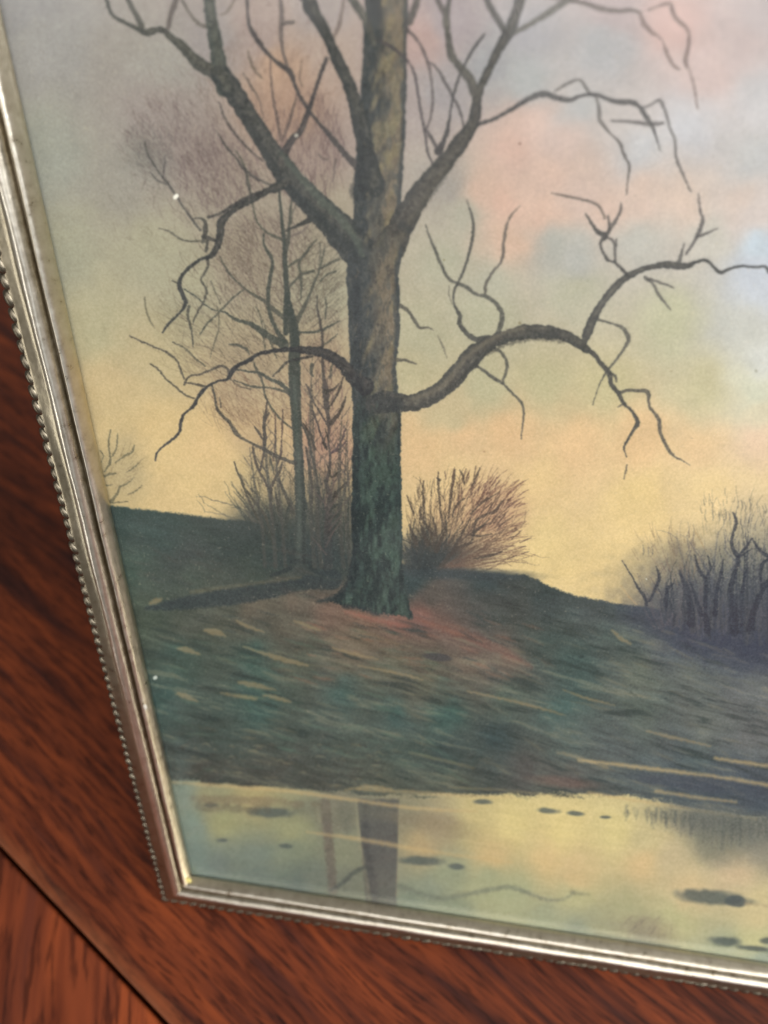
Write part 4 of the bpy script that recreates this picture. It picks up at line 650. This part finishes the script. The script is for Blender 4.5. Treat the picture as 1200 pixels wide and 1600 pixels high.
# profile of the moulding: distance out from the sight edge, height above the glass (mm)
PROF = [(.0, -.25), (.0, .3), (.30, 1.05), (.62, 1.85), (.92, 2.55), (1.18, 2.92), (1.42, 3.02), (1.66, 2.88), (1.85, 2.5), (2.02, 2.2), (2.2, 2.15), (2.36, 2.45), (2.5, 3.15), (2.75, 3.85), (3.15, 4.32),
        (3.6, 4.56), (4.0, 4.6), (4.35, 4.5), (4.65, 4.30), (4.9, 4.12), (5.2, 4.03), (5.9, 4.04), (7.0, 4.14), (7.7, 4.18), (8.0, 4.05), (8.1, 3.6), (8.1, -4.2), (7.7, -4.5), (5.0, -4.5)]
rng = random.Random(3)
def rail(length_axis, name='rail'):
    """one mitred side, built with its inner edge from (0,0) to (L,0), outer side at -y"""
    L = length_axis; bm = bmesh.new(); n = int(L / .004); rows = []
    for i in range(n + 1):
        t = i / n; row = []
        for k, (ww, hh) in enumerate(PROF):
            ww, hh = ww / 1000, hh / 1000
            x = -ww + (L + 2 * ww) * t
            q = 0.00006 * (math.sin(i * .9 + k) + rng.uniform(-1, 1)) if 3 < k < 25 and 0 < i < n else 0
            row.append(bm.verts.new((x, -ww, hh + q)))
        rows.append(row)
    for a, b in zip(rows[:-1], rows[1:]):
        for k in range(len(PROF) - 1): bm.faces.new((a[k], a[k + 1], b[k + 1], b[k]))
    bmesh.ops.recalc_face_normals(bm, faces=bm.faces)
    if sum(f.normal.z for f in bm.faces) < 0: bmesh.ops.reverse_faces(bm, faces=bm.faces)
    return bm
def beads(L, pitch=.003):
    """row of lugs along the outer edge of a rail"""
    bm = bmesh.new(); n = int(round((L + .0162) / pitch)); p = (L + .0162) / n
    for i in range(n + 1):
        x = -.0081 + i * p; r = BEADR * rng.uniform(.9, 1.1)
        res = bmesh.ops.create_icosphere(bm, subdivisions=2, radius=r)
        bmesh.ops.scale(bm, verts=res['verts'], vec=(2.05, 1.0, .95))
        bmesh.ops.rotate(bm, verts=res['verts'], matrix=Matrix.Rotation(rng.uniform(.28, .42), 3, 'Z'))
        bmesh.ops.translate(bm, verts=res['verts'], vec=(x, -.0081, .0037 + rng.uniform(-.00006, .00006)))
    # thin web that ties the lugs together
    prev = None
    for i in range(2 * n + 1):
        x = -.0081 + i * p / 2; d = .00035 if i % 2 else .0007
        ring = [bm.verts.new((x, -.0079 - d * cy, .0036 + .0006 * cz)) for cy, cz in ((-.5, 1), (.8, .6), (.8, -.8), (-.5, -1))]
        if prev:
            for k in range(4): bm.faces.new((prev[k], prev[(k + 1) % 4], ring[(k + 1) % 4], ring[k]))
        prev = ring
    return bm
sides = [((0, 0, 0), 0, PW), ((PW, 0, 0), math.pi / 2, PH), ((PW, PH, 0), math.pi, PW), ((0, PH, 0), -math.pi / 2, PH)]
rail_lab = ['bottom rail of the frame', 'right rail of the frame', 'top rail of the frame', 'left rail of the frame']
for (loc, rz, L), lab in zip(sides, rail_lab):
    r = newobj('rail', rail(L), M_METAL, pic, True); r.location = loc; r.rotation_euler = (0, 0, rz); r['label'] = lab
    b = newobj('bead_edging', beads(L), M_TARN, r, True); b['kind'] = 'stuff'
# a pale blob of dirt on the left rail and small corner solder, its highlight painted yellow
def dab(name, x, y, z, r, m, sq=(1, 1, .6)):
    bm = bmesh.new(); bmesh.ops.create_icosphere(bm, subdivisions=2, radius=r)
    for v in bm.verts: v.co = Vector((v.co.x * sq[0] * rng.uniform(.85, 1.15), v.co.y * sq[1] * rng.uniform(.85, 1.15), v.co.z * sq[2]))
    bmesh.ops.translate(bm, verts=bm.verts, vec=(x, y, z)); return newobj(name, bm, m, pic, True)
def toplane(x, y, h):
    d = ray(x, y); P0 = O + ndir * h; P = d * ((P0 @ ndir) / (d @ ndir)) - P0; return P @ udir, P @ vdir
M_DAB = simple('pale_putty', (.62, .58, .5), .6)
ax, ay = toplane(227, 1105, .0033); dab('paint_speck', ax, ay, .0033, .0007, M_DAB, (.8, 1.5, .6))
dab('solder_bead', -.0004, .0004, .0016, .0010, simple('solder_highlight_yellow', (.85, .74, .26), .25))

# print sheet
m, nt, b = mat('landscape_print_paper'); L = nt.links.new
tc = N(nt, 'ShaderNodeTexCoord'); ti = N(nt, 'ShaderNodeTexImage'); ti.image = pim; ti.extension = 'EXTEND'; ti.interpolation = 'Cubic'
L(tc.outputs['UV'], ti.inputs[0]); pn = N(nt, 'ShaderNodeTexNoise', Scale=1500.0, Detail=3.0); L(tc.outputs['Object'], pn.inputs['Vector'])
pr = ramp(nt, [(.3, (.95, .95, .95)), (.7, (1, 1, 1))], pn.outputs[0]); mx = N(nt, 'ShaderNodeMix', data_type='RGBA', blend_type='MULTIPLY'); mx.inputs[0].default_value = 1
L(ti.outputs[0], mx.inputs[6]); L(pr.outputs[0], mx.inputs[7]); L(mx.outputs[2], b.inputs['Base Color']); b.inputs['Roughness'].default_value = .75; b.inputs['Specular IOR Level'].default_value = .2
M_PRINT = m
def box(x0, y0, z0, x1, y1, z1):
    bm = bmesh.new(); res = bmesh.ops.create_cube(bm, size=1)
    for v in bm.verts: v.co = Vector(((x0 + x1) / 2 + v.co.x * (x1 - x0), (y0 + y1) / 2 + v.co.y * (y1 - y0), (z0 + z1) / 2 + v.co.z * (z1 - z0)))
    return bm
bm = box(-PAD, -PAD, HG - .0003, PW + PAD, PH + PAD, HG); uvl = bm.loops.layers.uv.new('UVMap')
for f in bm.faces:
    for lp in f.loops: lp[uvl].uv = ((lp.vert.co.x + PAD) / (PW + 2 * PAD), (lp.vert.co.y + PAD) / (PH + 2 * PAD))
pr_ = newobj('print', bm, M_PRINT, pic); pr_['label'] = 'aged landscape print of a bare tree on a grassy bank by a pond at dusk'
# glass
m = bpy.data.materials.new('picture_glass'); m.use_nodes = True; nt = m.node_tree; nt.nodes.clear(); L = nt.links.new
out = N(nt, 'ShaderNodeOutputMaterial'); tr = N(nt, 'ShaderNodeBsdfTransparent'); tr.inputs[0].default_value = (.985, .99, .985, 1)
gl = N(nt, 'ShaderNodeBsdfGlossy'); gl.inputs['Roughness'].default_value = .06; fr = N(nt, 'ShaderNodeFresnel'); fr.inputs[0].default_value = 1.5
ge = N(nt, 'ShaderNodeNewGeometry'); iv = N(nt, 'ShaderNodeMath', operation='SUBTRACT'); iv.inputs[0].default_value = 1; L(ge.outputs['Backfacing'], iv.inputs[1])
fm = N(nt, 'ShaderNodeMath', operation='MULTIPLY'); L(fr.outputs[0], fm.inputs[0]); L(iv.outputs[0], fm.inputs[1])   # the pane is thin: one clean reflection, none at its rear face
ms = N(nt, 'ShaderNodeMixShader'); L(fm.outputs[0], ms.inputs[0]); L(tr.outputs[0], ms.inputs[1]); L(gl.outputs[0], ms.inputs[2])
df = N(nt, 'ShaderNodeBsdfDiffuse'); df.inputs[0].default_value = (.78, .80, .82, 1); tcg = N(nt, 'ShaderNodeTexCoord')      # a thin film of dust and wiping smears
g1 = N(nt, 'ShaderNodeTexNoise', Scale=16.0, Detail=5.0, Roughness=.65, Distortion=1.6); L(tcg.outputs['Object'], g1.inputs['Vector'])
g2 = N(nt, 'ShaderNodeTexNoise', Scale=1400.0, Detail=2.0); L(tcg.outputs['Object'], g2.inputs['Vector'])
gr1 = ramp(nt, [(.45, (.002, .002, .002)), (.74, (.045, .045, .045))], g1.outputs[0]); gr2 = ramp(nt, [(.76, (0, 0, 0)), (.82, (.12, .12, .12))], g2.outputs[0])
ga_ = N(nt, 'ShaderNodeMath', operation='ADD'); L(gr1.outputs[0], ga_.inputs[0]); L(gr2.outputs[0], ga_.inputs[1])
gm_ = N(nt, 'ShaderNodeMath', operation='MULTIPLY'); L(ga_.outputs[0], gm_.inputs[0]); L(iv.outputs[0], gm_.inputs[1])
md = N(nt, 'ShaderNodeMixShader'); L(gm_.outputs[0], md.inputs[0]); L(ms.outputs[0], md.inputs[1]); L(df.outputs[0], md.inputs[2]); L(md.outputs[0], out.inputs[0])
newobj('glass', box(-PAD * .9, -PAD * .9, HG + .0001, PW + PAD * .9, PH + PAD * .9, -.0003), m, pic)
newobj('backing_board', box(-.0045, -.0045, -.0043, PW + .0045, PH + .0045, HG - .0004), simple('grey_card', (.16, .13, .10), .85), pic)
# easel strut behind: from high on the back down to the table
M_VELVET = simple('black_card', (.02, .018, .016), .8)
hz = .20                                                     # where the strut is hinged, up the back
bx_ = Matrix.Rotation(-(math.radians(90) - LEAN), 3, 'X')
def wl(y, z): return Vector((0, y, z))
top = Vector((PW / 2, hz, -.0045))
topw = ORG + Matrix.Rotation(math.radians(90) - LEAN, 3, 'X') @ top
foot = Vector((topw.x, topw.y + .11, .0))
dl = bx_ @ (foot - topw); bm = bmesh.new()
nd = Vector((0, -dl.z, dl.y)).normalized() * .0015
vs = []
for base, hw in ((top + Vector((0, 0, -.0002)), .018), (top + dl, .032)):
    for s1 in (-1, 1):
        for s2 in (-1, 1): vs.append(bm.verts.new(base + Vector((s1 * hw, 0, 0)) + (nd * s2 if base is not top else nd * s2)))
for q in ((0, 1, 3, 2), (4, 6, 7, 5), (0, 2, 6, 4), (1, 5, 7, 3), (0, 4, 5, 1), (2, 3, 7, 6)): bm.faces.new([vs[i] for i in q])
bmesh.ops.recalc_face_normals(bm, faces=bm.faces)
newobj('easel_strut', bm, M_VELVET, pic)

# ------------------------------------------------------------------ tabletop of two boards that meet in a dark joint
def ontable(x, y):
    o = camo.matrix_world.translation; d = Vector(Wm @ ray(x, y)); t = -o.z / d.z; return o + d * t
j0, j1 = ontable(0, 1326), ontable(258, 1600)
jd = (j0 - j1).normalized(); jn = Vector((-jd.y, jd.x, 0))
if jn.dot(ORG - j0) < 0: jn = -jn                            # jn points to the board that carries the frame
jang = math.atan2(jd.y, jd.x)
tab = bpy.data.objects.new('tabletop', None); C.objects.link(tab); tab.location = (j0 + j1) / 2; tab.rotation_euler = (0, 0, jang)
tab['label'] = 'glossy reddish brown oak tabletop of two boards with a dark joint between them'; tab['kind'] = 'structure'
sgn = 1 if Vector((-math.sin(jang), math.cos(jang), 0)).dot(jn) > 0 else -1
def board(y0, y1, x0, x1, m, lab, chamfer=.0011):
    bm = box(x0, min(y0, y1), -.024, x1, max(y0, y1), 0)
    bmesh.ops.bevel(bm, geom=[e for e in bm.edges], offset=chamfer, segments=3, profile=.6, affect='EDGES')
    o = newobj('board', bm, m, tab, False); o['label'] = lab; return o
ga = ontable(62, 1420); gb = ontable(52, 1600); gdir = gb - ga; gloc = math.atan2(gdir.y, gdir.x) - jang
board(sgn * .0006, sgn * .62, -.5, .7, make_wood('oak_long_grain', 0.0 + .03 * sgn, 3.0, edge=True), 'wide board with grain running along the joint')
board(-sgn * .0006, -sgn * .16, -.5, .7, make_wood('oak_cross_grain', gloc, 11.0, .5, 1.8, 1.25), 'narrow board beyond the joint with grain running across it')
fill = newobj('joint_gap', box(-.49, -.02, -.03, .69, .02, -.0245), simple('dark_glue', (.01, .006, .004), .9), tab)
